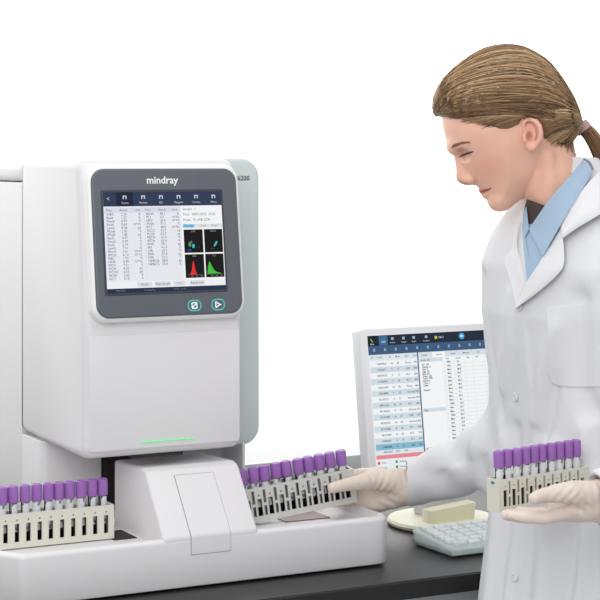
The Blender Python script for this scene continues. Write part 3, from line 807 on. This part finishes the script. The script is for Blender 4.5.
body = mesh_from('body', np.concatenate(AV), np.concatenate(AQ), M_skin, person); vcol(body, np.concatenate(AC))
# trousers and shoes in the same manner
g = None
for s in (-1, 1):
    t_ = chain(P2, [body_pt(0, .07*s, .86), body_pt(.02, .085*s, .47), body_pt(0, .09*s, .07)], [.084, .068, .06])
    g = t_ if g is None else smin(g, t_, .03)
g = np.maximum(g, np.maximum(.06-P2[2], P2[2]-.93))
V, Q = surface_nets(g, lo2, h2); V = relax(V, Q, 3, .5); mesh_from('trousers', toP(V), Q, M_trouser, person)
for s in (-1, 1):
    g = chain(P2, [body_pt(-.025, .09*s, .05), body_pt(.14, .10*s, .036)], [.054, .045]); g = np.maximum(g, .004-P2[2])
    V, Q = surface_nets(g, lo2, h2); V = relax(V, Q, 3, .5); mesh_from('shoe', toP(V), Q, M_trouser, person)

# helper to lay things on the head along the side-to-side direction
HB = BVHTree.FromPolygons([tuple(v) for v in HV], [tuple(q) for q in HQ])
def on_head(p, q, s=1, off=0):
    r = HB.ray_cast(Vector((p, q, 200*s)), Vector((0, 0, -s)))
    if r[0] is None:
        r = HB.find_nearest(Vector((p, q, 6*s)))
    c, nrm = r[0], r[1]
    return c+nrm*off
def head_obj(name, bm, m, parent=person):
    for v in bm.verts:
        w = HW(np.array([v.co]))[0]; v.co = Vector(toP(w))
    bmesh.ops.recalc_face_normals(bm, faces=bm.faces)
    return obj(name, bm, m, parent)
for s in (1, -1):
    bm = NB()
    for k in range(110):
        t = k/109; c = np.array([450.4, 147.6])*(1-t)**2+2*np.array([454.5, 143.0])*t*(1-t)+np.array([464.5, 142.4])*t*t
        j = rr.uniform(-1.9, 1.3)*(1-t*.65); p, q = c[0]+rr.uniform(-.4, .4), c[1]+j
        a = on_head(p, q, s, .3); b = on_head(p+2.6, q-1.2*(1-t)+.7*t, s, .4)
        if (b-a).length < 7: tube(bm, [a, (a+b)/2, b], [.36, .34, .12], 4)
    head_obj('eyebrow', bm, M_brow)
    bm = NB()
    L_ = [on_head(p, q, s, .5) for p, q in ((459.4,156.4),(461.2,155.6),(463.4,154.2),(466,153),(468.2,152.0),(469.8,151.5))]
    tube(bm, L_, [.45,.7,.85,.9,.75,.4], 5)
    for k in range(16):
        t = .05+k/16*.9; i = min(int(t*5), 4); a = L_[i].lerp(L_[i+1], t*5-i)
        tube(bm, [a, a+Vector((-1.5, 1.2, .6*s)), a+Vector((-2.9, 1.6, 1.3*s))], [.2, .16, .06], 4)
    head_obj('eyelashes', bm, M_lash)

# --- hair
RG = [(400,118),(436,117.5),(441,116.6),(450,118.6),(459,120.6),(470,123.2),(479,126.2),(487,129.6),(495,131.8),(503,130.6),(509,127.6),(513.4,125.2),(515.5,120.8),(518.5,118.6),(524,117.8),(530.5,120.2),(534.6,126),(536,133.5),(536,140),(541,142.6),(548,144.6),(556,145.8),(564,146.6),(571,145.6),(577,139),(600,134),(640,120),(640,0),(400,0)]
hd = poly_sd(np.array(RG, float), PP, QQ)
hw_ = widths((PP, QQ))+3.2
fh = inflate(HO, hw_, np.full(PP.shape, 39.0), 2.2)
fh = smax(fh, np.broadcast_to((-hd)[:, :, None], fh.shape), 3.0)
V, Q = surface_nets(fh, lo, h); V = relax(V, Q, 2, .5)
CV, CQ = V, Q
CB = BVHTree.FromPolygons([tuple(v) for v in V], [tuple(q) for q in Q])
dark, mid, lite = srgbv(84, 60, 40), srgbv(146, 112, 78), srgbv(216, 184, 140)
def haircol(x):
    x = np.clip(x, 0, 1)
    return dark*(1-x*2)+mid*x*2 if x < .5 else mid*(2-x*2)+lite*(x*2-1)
hv, hf, hc = [tuple(v) for v in V], [tuple(q) for q in Q], [tuple(srgbv(122, 93, 65)) for _ in V]
def add_strand(pts, r, c, taper=True):
    n = len(pts); base = len(hv)
    for i, p in enumerate(pts):
        t = (pts[min(i+1, n-1)]-pts[max(i-1, 0)]).normalized(); a = t.orthogonal().normalized(); b = t.cross(a)
        rr_ = r*(min(1, .25+i/2.5) if taper else 1)
        for k in range(3): hv.append(tuple(p+a*rr_*math.cos(2.094*k)+b*rr_*math.sin(2.094*k))); hc.append(tuple(c))
    for i in range(n-1):
        for k in range(3): hf.append((base+i*3+k, base+i*3+(k+1) % 3, base+i*3+3+(k+1) % 3, base+i*3+3+k))
TIE = Vector((580, 127.5, 0)); CEN = Vector((518, 116, 0))
def cast(d, lift, skin=False):
    d = d.normalized(); r = CB.ray_cast(CEN+d*220, -d); r2 = HB.ray_cast(CEN+d*220, -d)
    if skin and r2[0] is not None and (r[0] is None or r2[3] < r[3]): r = r2
    if r[0] is not None and not skin and r2[0] is not None and r2[3] < r[3]-1.5: return None
    if r[0] is None: return None
    return r[0]+r[1]*lift
hl = spline([(436,117),(441,116.8),(450,119),(459,121.2),(470,124),(479,127.4),(487,131),(495,133.4),(503,131.8),(509,128),(514,121),(519,117.4),(525,116.6),(531,118.8),(535,125.5),(537,136),(541,141.4),(549,143.6),(558,145),(566,145.6)], 6, False)
rs = random.Random(11)
def strand(st, s, k_up, key, bright, lift0=None):
    ds = (st-CEN).normalized()
    tj = TIE+Vector((rs.uniform(-2, 1), rs.uniform(-5, 5), rs.uniform(0, 7)*s)); dt = (tj-CEN).normalized()
    dc = (ds+dt).normalized()+Vector((0, -k_up, 0)); dc.z += .35*s*min(1, abs(ds.z)*2); dc.normalize()
    lift = rs.uniform(-.2, 1.1)+.35*math.sin(key*19); pts = []
    n = 19
    if lift0 is not None: lift = lift0
    for k in range(n):
        t = k/(n-1); d = ds*(1-t)**2+dc*2*t*(1-t)+dt*t*t
        p = cast(d, max(-.1, lift)*math.sin(math.pi*min(1, t+.04))+.1, k < 3)
        if p is None:
            if pts and k < n-4: return
            continue
        pts.append(p)
    if len(pts) < 5: return
    shade = .37+.26*math.sin(key*37+1.3)+.24*math.sin(key*83+2)+rs.uniform(-.2, .2)+bright
    add_strand(pts, rs.uniform(.30, .62), haircol(shade))
for s in (1, -1):
    for n in range(1900 if s == 1 else 800):          # from the brow to the temple, ear and nape
        u = rs.random(); j = u*(len(hl)-1); i = int(j); st = hl[i]+(hl[min(i+1, len(hl)-1)]-hl[i])*(j-i)
        p, q = st[0]+rs.uniform(-1, 7), st[1]-(rs.uniform(-1, 6) if rs.random() < .8 else rs.uniform(-3.4, 0))
        r = CB.ray_cast(Vector((p, q, 120*s)), Vector((0, 0, -s)))
        if r[0] is None: r = HB.ray_cast(Vector((p, q, 120*s)), Vector((0, 0, -s)))
        if r[0] is None: continue
        strand(r[0], s, .30+.25*(u < .4), u, .18*(u > .5))
    for n in range(1500 if s == 1 else 800):          # from the brow line over the crown
        l0 = rs.uniform(0, 50); fr = rs.random()*1.1-.08
        d = Vector((-80+.3*l0, 0, l0*s)).normalized(); d = d+Vector((.9*fr, -.9*fr, 0))
        st = cast(d, 0)
        if st is None: continue
        strand(st, s, .55+1.1*(1-l0/50)**1.3, l0/50+fr*.1+3, .08)
    for n in range(320):
        l0 = rs.uniform(0, 50); fr = rs.uniform(-.1, .06)
        d = Vector((-80+.3*l0, 0, l0*s)).normalized(); d = d+Vector((.9*fr, -.9*fr, 0))
        st = cast(d, 0)
        if st is None: continue
        strand(st, s, .5+1.0*(1-l0/50)**1.3, l0/50+3, .02, rs.uniform(.5, 1.0))
# pony tail
PT = [Vector(x) for x in ((577,126.5,0),(584,129,0),(591,136,1),(598,148,2),(604,164,3),(608,184,3),(610,206,2),(611,226,1))]
PTs = [Vector(x) for x in spline([tuple(p) for p in PT], 4, False)]
prad = np.interp(np.linspace(0, 1, len(PTs)), [0, .08, .2, .45, .75, 1], [6.0, 5.0, 6.8, 8.2, 7.4, 3.0])
for n in range(520):
    a = rs.uniform(0, 2*math.pi); rad = math.sqrt(rs.random()); end = rs.uniform(.8, 1)
    m = max(6, int(len(PTs)*end)); pts = []
    for i in range(m):
        t = (PTs[min(i+1, len(PTs)-1)]-PTs[max(i-1, 0)]).normalized(); b = Vector((0, 0, 1)); n_ = t.cross(b)
        pts.append(PTs[i]+(n_*math.cos(a)+b*math.sin(a))*prad[i]*rad)
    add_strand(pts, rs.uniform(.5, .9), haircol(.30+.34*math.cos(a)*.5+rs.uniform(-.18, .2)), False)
# a few loose hairs on the brow and nape
for a, b, c in (((437,114,6),(434,119,9),(431.5,123,10)),((438,115,-3),(435,119,-3),(433,121,-4)),((571,143,14),(574,146,15),(573,150,14)),((566,144,22),(570,148,23),(569,152,22))):
    add_strand([Vector(a), Vector(b), Vector(c)], .3, mid, False)
hair = None
HWV = toP(HW(np.array(hv)))
bmq = bpy.data.meshes.new('hair'); bmq.from_pydata([tuple(v) for v in HWV], [], hf); bmq.update(); bmq.materials.append(M_hair)
bmq.polygons.foreach_set('use_smooth', [True]*len(bmq.polygons))
hair = bpy.data.objects.new('hair', bmq); COL.objects.link(hair); hair.parent = person
hcc = np.concatenate([np.array(hc), np.ones((len(hc), 1))], 1); vcol(hair, hcc)
bm = NB()
ax = Vector((.72, .69, 0)).normalized(); b1 = Vector((-ax.y, ax.x, 0)); b2 = Vector((0, 0, 1)); cc = Vector((582.3, 127.6, .5))
for w in range(4):
    o_ = cc+ax*(w*1.5-2.2)
    pts = [o_+(b1*math.cos(t)*7.4+b2*math.sin(t)*7.0)+ax*(.8*math.sin(t*2+w)) for t in [2*math.pi*k/24 for k in range(25)]]
    tube(bm, pts, 1.35, 6)
head_obj('hair_tie', bm, M_tie)

# ------------------------------------------------------------------ lab coat
h3 = .0042; lo3, hi3 = (.17, 2.28, .44), (.72, 3.03, 1.40)
P3, n3 = grid(lo3, hi3, h3)
Xc = P3[0]; Yc = P3[1]; Zc = P3[2]
lean = np.interp(Zc, [.4, .95, 1.15, 1.3, 1.4], [0, 0, .010, .035, .05]).astype(np.float32)
dx = Xc-BX; dy = Yc-BY
LF = dx*fw[0]+dy*fw[1]-lean; LR = dx*rt[0]+dy*rt[1]+0*Zc
aZ = np.interp(Zc, [.44, .6, .75, .95, 1.08, 1.18, 1.24, 1.28, 1.315, 1.35, 1.40], [.215, .20, .188, .172, .172, .178, .182, .165, .125, .085, .05]).astype(np.float32)
bZ = np.interp(Zc, [.44, .6, .75, .95, 1.05, 1.17, 1.24, 1.30, 1.35, 1.40], [.165, .155, .143, .122, .122, .132, .118, .088, .07, .045]).astype(np.float32)
e = 2.35
kk = (np.abs(LF/bZ)**e+np.abs(LR/aZ)**e)**(1/e)
coat = (kk-1)*np.minimum(aZ, bZ)*.9
front = sstep(LF, .0, .05)
# right-over-left button edge
coat = coat-.0032*front*sstep(LR, -.018, -.014)*sstep(-Zc, -1.20, -1.12)
def fold(path, w, amp):
    """a soft ridge (amp>0) or valley along a line on the coat front, in (side, height)"""
    global coat
    d = None
    for (a, b), (c, d_) in zip(path[:-1], path[1:]):
        ex, ez = c-a, d_-b; t = np.clip(((LR-a)*ex+(Zc-b)*ez)/(ex*ex+ez*ez), 0, 1)
        q = np.sqrt((LR-a-t*ex)**2+(Zc-b-t*ez)**2); d = q if d is None else np.minimum(d, q)
    coat = coat-1.5*amp*front*np.exp(-(d/w)**2)
fold([(-.020, 1.02), (-.045, 1.10), (-.075, 1.16)], .010, .006)
fold([(-.035, 1.00), (-.060, 1.08)], .009, -.005)
fold([(-.03, .44), (-.05, .80), (-.055, .98)], .016, .008)
fold([(-.055, .44), (-.085, .78), (-.09, .96)], .015, -.007)
fold([(-.09, .44), (-.115, .80), (-.11, 1.02)], .014, .007)
fold([(.03, .44), (.02, .75), (.01, .95)], .014, .006)
fold([(.055, .44), (.05, .80), (.03, 1.0)], .013, -.006)
fold([(.09, .44), (.08, .75), (.06, .98)], .014, .006)
fold([(.06, 1.06), (.03, 1.14), (.02, 1.2)], .013, .005)
fold([(.08, 1.02), (.10, 1.12), (.11, 1.22)], .014, -.006)
fold([(-.13, .98), (-.10, 1.08), (-.11, 1.2)], .016, -.006)
coat = coat+.0022*np.sin(LR*47+Zc*5)*np.sin(Zc*11+1.0)*front
# sleeves
def sleeve(S_, E_, W_, r, seed, hollow):
    s = chain(P3, [tuple(S_), tuple(E_), tuple(W_)], r, .05)
    d = np.array(W_)-np.array(E_); L_ = np.linalg.norm(d); d = d/L_
    t = (Xc-E_[0])*d[0]+(Yc-E_[1])*d[1]+(Zc-E_[2])*d[2]
    u = np.array(S_)-np.array(E_); u = u/np.linalg.norm(u)
    tu = (Xc-E_[0])*u[0]+(Yc-E_[1])*u[1]+(Zc-E_[2])*u[2]
    near = np.exp(-np.maximum(0, -t)**2/.02)
    ang = np.arctan2((Zc-E_[2])-t*d[2], (Yc-E_[1])-t*d[1])
    s = s-.0042*np.sin(t*62+ang*1.7+seed)*np.exp(-((t-.07)/.10)**2)-.003*np.sin(t*110-ang*2.3+seed*2)*np.exp(-((t-.06)/.07)**2)-.003*np.sin(tu*55+ang+seed)*np.exp(-((tu-.05)/.08)**2)
    s = np.maximum(s, t-(L_-hollow))
    cav = cone(P3, tuple(np.array(W_)-d*.09), tuple(np.array(W_)+d*.03), r[2]-.0085, r[2]-.0075)
    return s, cav
sr, cav_r = sleeve(Sr, El_r, Wr_r, [.058, .057, .034], 1.0, .004)
sl, cav_l = sleeve(Sl, El_l, Wr_l, [.066, .060, .041], 2.2, .002)
coat = smin(coat, sr, .022); coat = smin(coat, sl, .022)
coat = np.maximum(coat, -np.where(True, cav_r, 0)); coat = np.maximum(coat, -cav_l)
coat = np.maximum(coat, .455-Zc)
# neck opening: the coat stops below the collar line
V, Q = surface_nets(coat, lo3, h3); V = relax(V, Q, 3, .5)
coat_o = mesh_from('lab_coat', toP(V), Q, M_coat, person)
KB = BVHTree.FromPolygons([tuple(v) for v in V], [tuple(q) for q in Q])
# neck sleeve surface for the shirt collar
gk = chain(P3, [tuple(HW(np.array([[548, 176, 0]]))[0]), tuple(HW(np.array([[562, 206, 0]]))[0]), tuple(HW(np.array([[572, 240, 0]]))[0])], [.0445, .0500, .072], .02)
gk = smin(gk, coat-.0015, .02)
V2, Q2 = surface_nets(gk, lo3, h3); V2 = relax(V2, Q2, 6, .5)
NBV = BVHTree.FromPolygons([tuple(v) for v in V2], [tuple(q) for q in Q2])
CAMP = Vector((0, 0, CAMZ))
def hit(px, py, tree):
    d = (W(px, py, 2.5)-CAMP).normalized(); r = tree.ray_cast(CAMP, d)
    return r[0], r[1]
def patch(name, railA, railB, offA, offB, th, m, parent, tree, n=26, mm=8, bulge=0, ns=6):
    """a piece of cloth lying on a surface between two edge lines, with real thickness"""
    A = spline(railA, 10, False) if len(railA) > 2 else np.array(railA, float); B = spline(railB, 10, False) if len(railB) > 2 else np.array(railB, float)
    def res(C):
        s = np.concatenate([[0], np.cumsum(np.linalg.norm(np.diff(C, axis=0), axis=1))]); t = np.linspace(0, s[-1], n)
        return np.stack([np.interp(t, s, C[:, 0]), np.interp(t, s, C[:, 1])], 1)
    A, B = res(A), res(B); D = np.full((n, mm), np.nan); PX = np.zeros((n, mm, 2))
    for i in range(n):
        for j in range(mm):
            t = j/(mm-1); p = A[i]*(1-t)+B[i]*t; PX[i, j] = p
            c, _ = hit(p[0], p[1], tree)
            if c is not None: D[i, j] = c.y
    med = np.nanmedian(D)
    for _ in range(60):
        nanm = np.isnan(D)
        if not nanm.any(): break
        pad = np.pad(D, 1, constant_values=np.nan); nb_ = np.stack([pad[:-2, 1:-1], pad[2:, 1:-1], pad[1:-1, :-2], pad[1:-1, 2:]])
        mean = np.nanmean(np.where(np.isnan(nb_).all(0)[None], med, nb_), 0); D = np.where(nanm & ~np.isnan(nb_).all(0), mean, D)
    for _ in range(ns):
        pad = np.pad(D, 1, mode='edge'); D = (pad[:-2, 1:-1]+pad[2:, 1:-1]+pad[1:-1, :-2]+pad[1:-1, 2:]+2*D)/6
    bm = NB(); F = []; K = []
    for i in range(n):
        rf = []; rk = []
        for j in range(mm):
            t = j/(mm-1); o_ = offA*(1-t)+offB*t+bulge*math.sin(math.pi*t)
            y = D[i, j]-o_
            rf.append(bm.verts.new(Vector(toP(W(PX[i, j, 0], PX[i, j, 1], y))))); rk.append(bm.verts.new(Vector(toP(W(PX[i, j, 0], PX[i, j, 1], y)+Vector((.12, 1, 0))*th))))
        F.append(rf); K.append(rk)
    for i in range(n-1):
        for j in range(mm-1):
            bm.faces.new((F[i][j], F[i+1][j], F[i+1][j+1], F[i][j+1])); bm.faces.new((K[i][j], K[i][j+1], K[i+1][j+1], K[i+1][j]))
    for i in range(n-1):
        bm.faces.new((F[i][0], K[i][0], K[i+1][0], F[i+1][0])); bm.faces.new((F[i][-1], F[i+1][-1], K[i+1][-1], K[i][-1]))
    for j in range(mm-1):
        bm.faces.new((F[0][j], F[0][j+1], K[0][j+1], K[0][j])); bm.faces.new((F[-1][j], K[-1][j], K[-1][j+1], F[-1][j+1]))
    bmesh.ops.recalc_face_normals(bm, faces=bm.faces)
    return obj(name, bm, m, parent)
# shirt: front below the throat, then the collar leaf
shirt = patch('shirt', [(522,224),(523,240),(525,262),(527,284)], [(552,224),(550,244),(541,264),(528,285)], .004, .004, .003, M_shirt, person, NBV)
patch('throat_patch', [(527,199),(524,210),(523,224)], [(546,206),(538,222),(528,236)], .002, .002, .002, M_throat, person, NBV, n=14, mm=6)  # dark brown patch at the throat, inside the collar
patch('shirt_collar', [(583,160),(574,171),(560,187),(546,204),(529,229)], [(592,170),(588,180),(574,203),(559,228),(543,256)], .006, .013, .003, M_shirt, shirt, NBV, bulge=.004)
patch('shirt_collar', [(526,203),(523,214),(523,226)], [(529,229),(524,243),(530,262)], .006, .012, .003, M_shirt, shirt, NBV, n=12, mm=5)
patch('collar_piping', [(582.5,159.5),(588,163),(592,170)], [(584,158),(590.5,162),(594,170)], .012, .012, .003, M_shirtd, shirt, NBV, n=10, mm=3)
# lapels and coat collar
patch('lapel', [(514.5,307),(526,283),(540,262),(553,240),(561,226)], [(515.5,308.5),(538,292),(556,276),(564,263),(563,238)], .006, .016, .003, M_lapel, coat_o, KB, bulge=.004)
patch('coat_collar', [(561,226),(572,206),(584,188),(600,171),(616,160)], [(563,238),(577,228),(592,219),(606,211),(622,203)], .008, .020, .004, M_lapel, coat_o, NBV, bulge=.008)
patch('lapel', [(517,304),(525,283),(521,262),(517,244),(520,222)], [(515.5,303),(511,282),(504.5,260),(512,248),(513,226)], .006, .010, .003, M_lapel, coat_o, KB, n=16, mm=6)
# chest pocket
patch('chest_pocket', [(547,308),(570,306),(600,304),(622,303)], [(549,372),(557,385),(600,386.5),(622,385)], .0028, .0028, .003, M_coat, coat_o, KB, n=30, mm=16, ns=3)
# buttons
for px, py in ((521,307),(516.5,397),(513,486),(515,577)):
    c, nrm = hit(px, py, KB)
    if c is None: continue
    bm = NB(); M_ = Matrix.Translation(Vector(toP(c+nrm*.0012))) @ nrm.to_track_quat('Z', 'Y').to_matrix().to_4x4()
    lathe(bm, [(.0055, 0), (.0062, .0012), (.0060, .0024), (.0048, .0030), (.0042, .0022), (.001, .0021)], 20, M=M_)
    for a in (.0013, -.0013):
        for b in (.0013, -.0013): box(bm, a-.0005, a+.0005, b-.0005, b+.0005, .0019, .0028, M=M_)
    obj('button', bm, M_btn, coat_o)

# ------------------------------------------------------------------ gloved hands
def hand(name, lo4, hi4, f, m, h4=.0017, it=2):
    P4, _ = grid(lo4, hi4, h4); V, Q = surface_nets(f(P4), lo4, h4); V = relax(V, Q, it, .5)
    return mesh_from(name, toP(V), Q, m, person)
T3 = lambda *a: tuple(W(*a))
def right_hand(P4):
    y0 = 2.935
    g = chain(P4, [T3(420, 487, 2.915), T3(404, 488, 2.925), T3(392, 489, 2.935)], [.0285, .027, .024])                     # wrist
    g = smin(g, ell(P4, T3(384, 488, 2.945), (.030, .017, .031)), .012)                                     # palm
    g = smin(g, ell(P4, T3(372, 490, 2.955), (.022, .014, .030)), .012)
    # heel of the palm, lower side
    g = smin(g, chain(P4, [T3(398, 497, 2.928), T3(376, 503, 2.94), T3(360, 503, 2.958)], [.017, .015, .011]), .008)
    # thenar and thumb, in front of the rack
    g = smin(g, chain(P4, [T3(398, 481, 2.918), T3(378, 480, 2.905), T3(364, 481.5, 2.888)], [.021, .0165, .0125]), .008)
    g = smin(g, chain(P4, [T3(364, 481.5, 2.888), T3(347, 484.5, 2.872), T3(332.5, 487.8, 2.858)], [.0118, .0105, .0085]), .004)
    # four fingers behind the rack
    for (pts, r) in ((((380, 473, 2.955), (360, 474, 2.975), (340, 478, 2.962), (326, 481, 2.938)), .0092),
                     (((380, 481, 2.96), (358, 482, 2.985), (336, 486, 2.970), (322, 488, 2.942)), .0095),
                     (((378, 490, 2.96), (358, 491, 2.983), (338, 494, 2.967), (325, 496, 2.942)), .0092),
                     (((376, 498, 2.955), (358, 500, 2.975), (343, 502, 2.962), (333, 503, 2.944)), .0082)):
        g = smin(g, chain(P4, [T3(*p) for p in pts], [r*1.12, r*1.05, r*.95, r*.85]), .0035)
    def wr(c, d, per, rad, amp, ph=0):
        nonlocal g
        c = T3(*c); dd = np.array(d, float); dd /= np.linalg.norm(dd)
        q = [P4[i]-c[i] for i in range(3)]; r2 = q[0]**2+q[1]**2+q[2]**2
        g = g+amp*np.sin((q[0]*dd[0]+q[1]*dd[1]+q[2]*dd[2])*2*math.pi/per+ph)*np.exp(-r2/rad**2)
    wr((366, 482, 2.885), (1, .2, .75), .0085, .018, .0011)
    wr((380, 484, 2.90), (1, .2, -.5), .011, .022, .0011, 1)
    wr((388, 500, 2.92), (.5, .2, 1), .012, .022, .0010, 2)
    wr((402, 487, 2.915), (1, 0, .15), .010, .022, .0012, .5)
    # creases of the glove between thumb and palm
    for a, b in (((362, 489.5, 2.89), (384, 494, 2.905)),):
        g = smax(g, -cone(P4, T3(*a), T3(*b), .0016, .0018), .004)
    return g
def crease(P4, g, segs, r, k=.003, sign=-1):
    for a, b in segs:
        c = cone(P4, a, b, r, r)
        g = smax(g, -c, k) if sign < 0 else smin(g, c, k)
    return g
def left_hand(P4):
    g = chain(P4, [T3(616, 500, 2.385), T3(600, 501, 2.37), T3(590, 502, 2.36)], [.0300, .0285, .0245])
    g = smin(g, ell(P4, T3(578, 505, 2.375), (.024, .030, .0205)), .012)
    g = smin(g, ell(P4, T3(563, 508, 2.375), (.022, .034, .016)), .012)
    # thumb along the front of the rack
    g = smin(g, chain(P4, [T3(588, 494, 2.345), T3(572, 492, 2.335), T3(557, 493.5, 2.333)], [.0175, .0150, .0118]), .007)
    g = smin(g, chain(P4, [T3(557, 493.5, 2.333), T3(544, 495.5, 2.326), T3(535, 498.2, 2.315)], [.0112, .0100, .0082]), .004)
    # fingers under the rack, towards its left end
    for pts, r in ((((566, 513, 2.345), (545, 518, 2.332), (526, 517.5, 2.332), (511, 515.5, 2.340)), .0083),
                   (((566, 511, 2.365), (543, 517, 2.356), (522, 517, 2.355), (506, 515, 2.362)), .0086),
                   (((564, 510, 2.385), (542, 516, 2.380), (522, 516, 2.378), (508, 514, 2.382)), .0083),
                   (((564, 508, 2.402), (546, 513, 2.402), (530, 513, 2.400), (519, 511, 2.398)), .0080)):
        g = smin(g, chain(P4, [T3(*p) for p in pts], [r*1.15, r*1.05, r*.95, r*.82]), .0035)
    g = smax(g, -cone(P4, T3(543, 504, 2.318), T3(566, 505, 2.325), .0018, .0018), .004)
    def wr(c, d, per, rad, amp, ph=0):
        nonlocal g
        c = T3(*c); dd = np.array(d, float); dd /= np.linalg.norm(dd)
        q = [P4[i]-c[i] for i in range(3)]; r2 = q[0]**2+q[1]**2+q[2]**2
        g = g+amp*np.sin((q[0]*dd[0]+q[1]*dd[1]+q[2]*dd[2])*2*math.pi/per+ph)*np.exp(-r2/rad**2)
    wr((556, 493, 2.32), (1, 0, .6), .0075, .013, .0010)
    wr((568, 496, 2.32), (1, 0, -.9), .0095, .018, .0011, 1)
    wr((578, 508, 2.33), (.8, 0, 1), .011, .020, .0010, 2)
    wr((592, 500, 2.34), (1, 0, .1), .010, .020, .0011, .5)
    g = smax(g, -cone(P4, T3(512, 519.5, 2.335), T3(556, 521.5, 2.335), .0010, .0010), .003)
    return g
def bb(a, b, pad): 
    a, b = Vector(a), Vector(b); return tuple(min(a[i], b[i])-pad for i in range(3)), tuple(max(a[i], b[i])+pad for i in range(3))
l_, h_ = bb(W(318, 465, 2.84), W(424, 512, 3.0), .03); hand('glove', l_, h_, right_hand, M_glove)
l_, h_ = bb(W(500, 478, 2.29), W(622, 526, 2.42), .035); hand('glove', l_, h_, left_hand, M_glove)

# ------------------------------------------------------------------ light
w = bpy.data.worlds.new('World'); SC.world = w; w.use_nodes = True
bg = w.node_tree.nodes['Background']; bg.inputs[0].default_value = (.97, .985, 1, 1); bg.inputs[1].default_value = .585
def area(name, loc, target, sx, sy, power, colr=(1, 1, 1)):
    l = bpy.data.lights.new(name, 'AREA'); l.shape = 'RECTANGLE'; l.size = sx; l.size_y = sy; l.energy = power; l.color = colr
    o = bpy.data.objects.new(name, l); COL.objects.link(o); o.location = loc
    o.rotation_euler = (Vector(target)-Vector(loc)).to_track_quat('-Z', 'Y').to_euler(); return o
area('ceiling_softbox', (.1, 2.3, 3.0), (.1, 2.9, .8), 2.4, 1.8, 15)
area('key_softbox', (-.5, .2, 2.3), (.2, 2.8, 1.0), 1.5, 1.5, 30)
pw = AW(.2, .95, 1.40); tw = AW(.2, 1.75, 1.12)
area('wall_fill', tuple(pw), tuple(tw), 4.8, .5, 78)  # unseen area light added to whiten the back wall
SC.view_settings.view_transform = 'Standard'; SC.view_settings.look = 'None'; SC.view_settings.exposure = -.02; SC.view_settings.gamma = 1
SC.view_settings.use_curve_mapping = False
SC.cycles.max_bounces = 8; SC.cycles.transparent_max_bounces = 24
try: SC.cycles.use_denoising = True
except Exception: pass
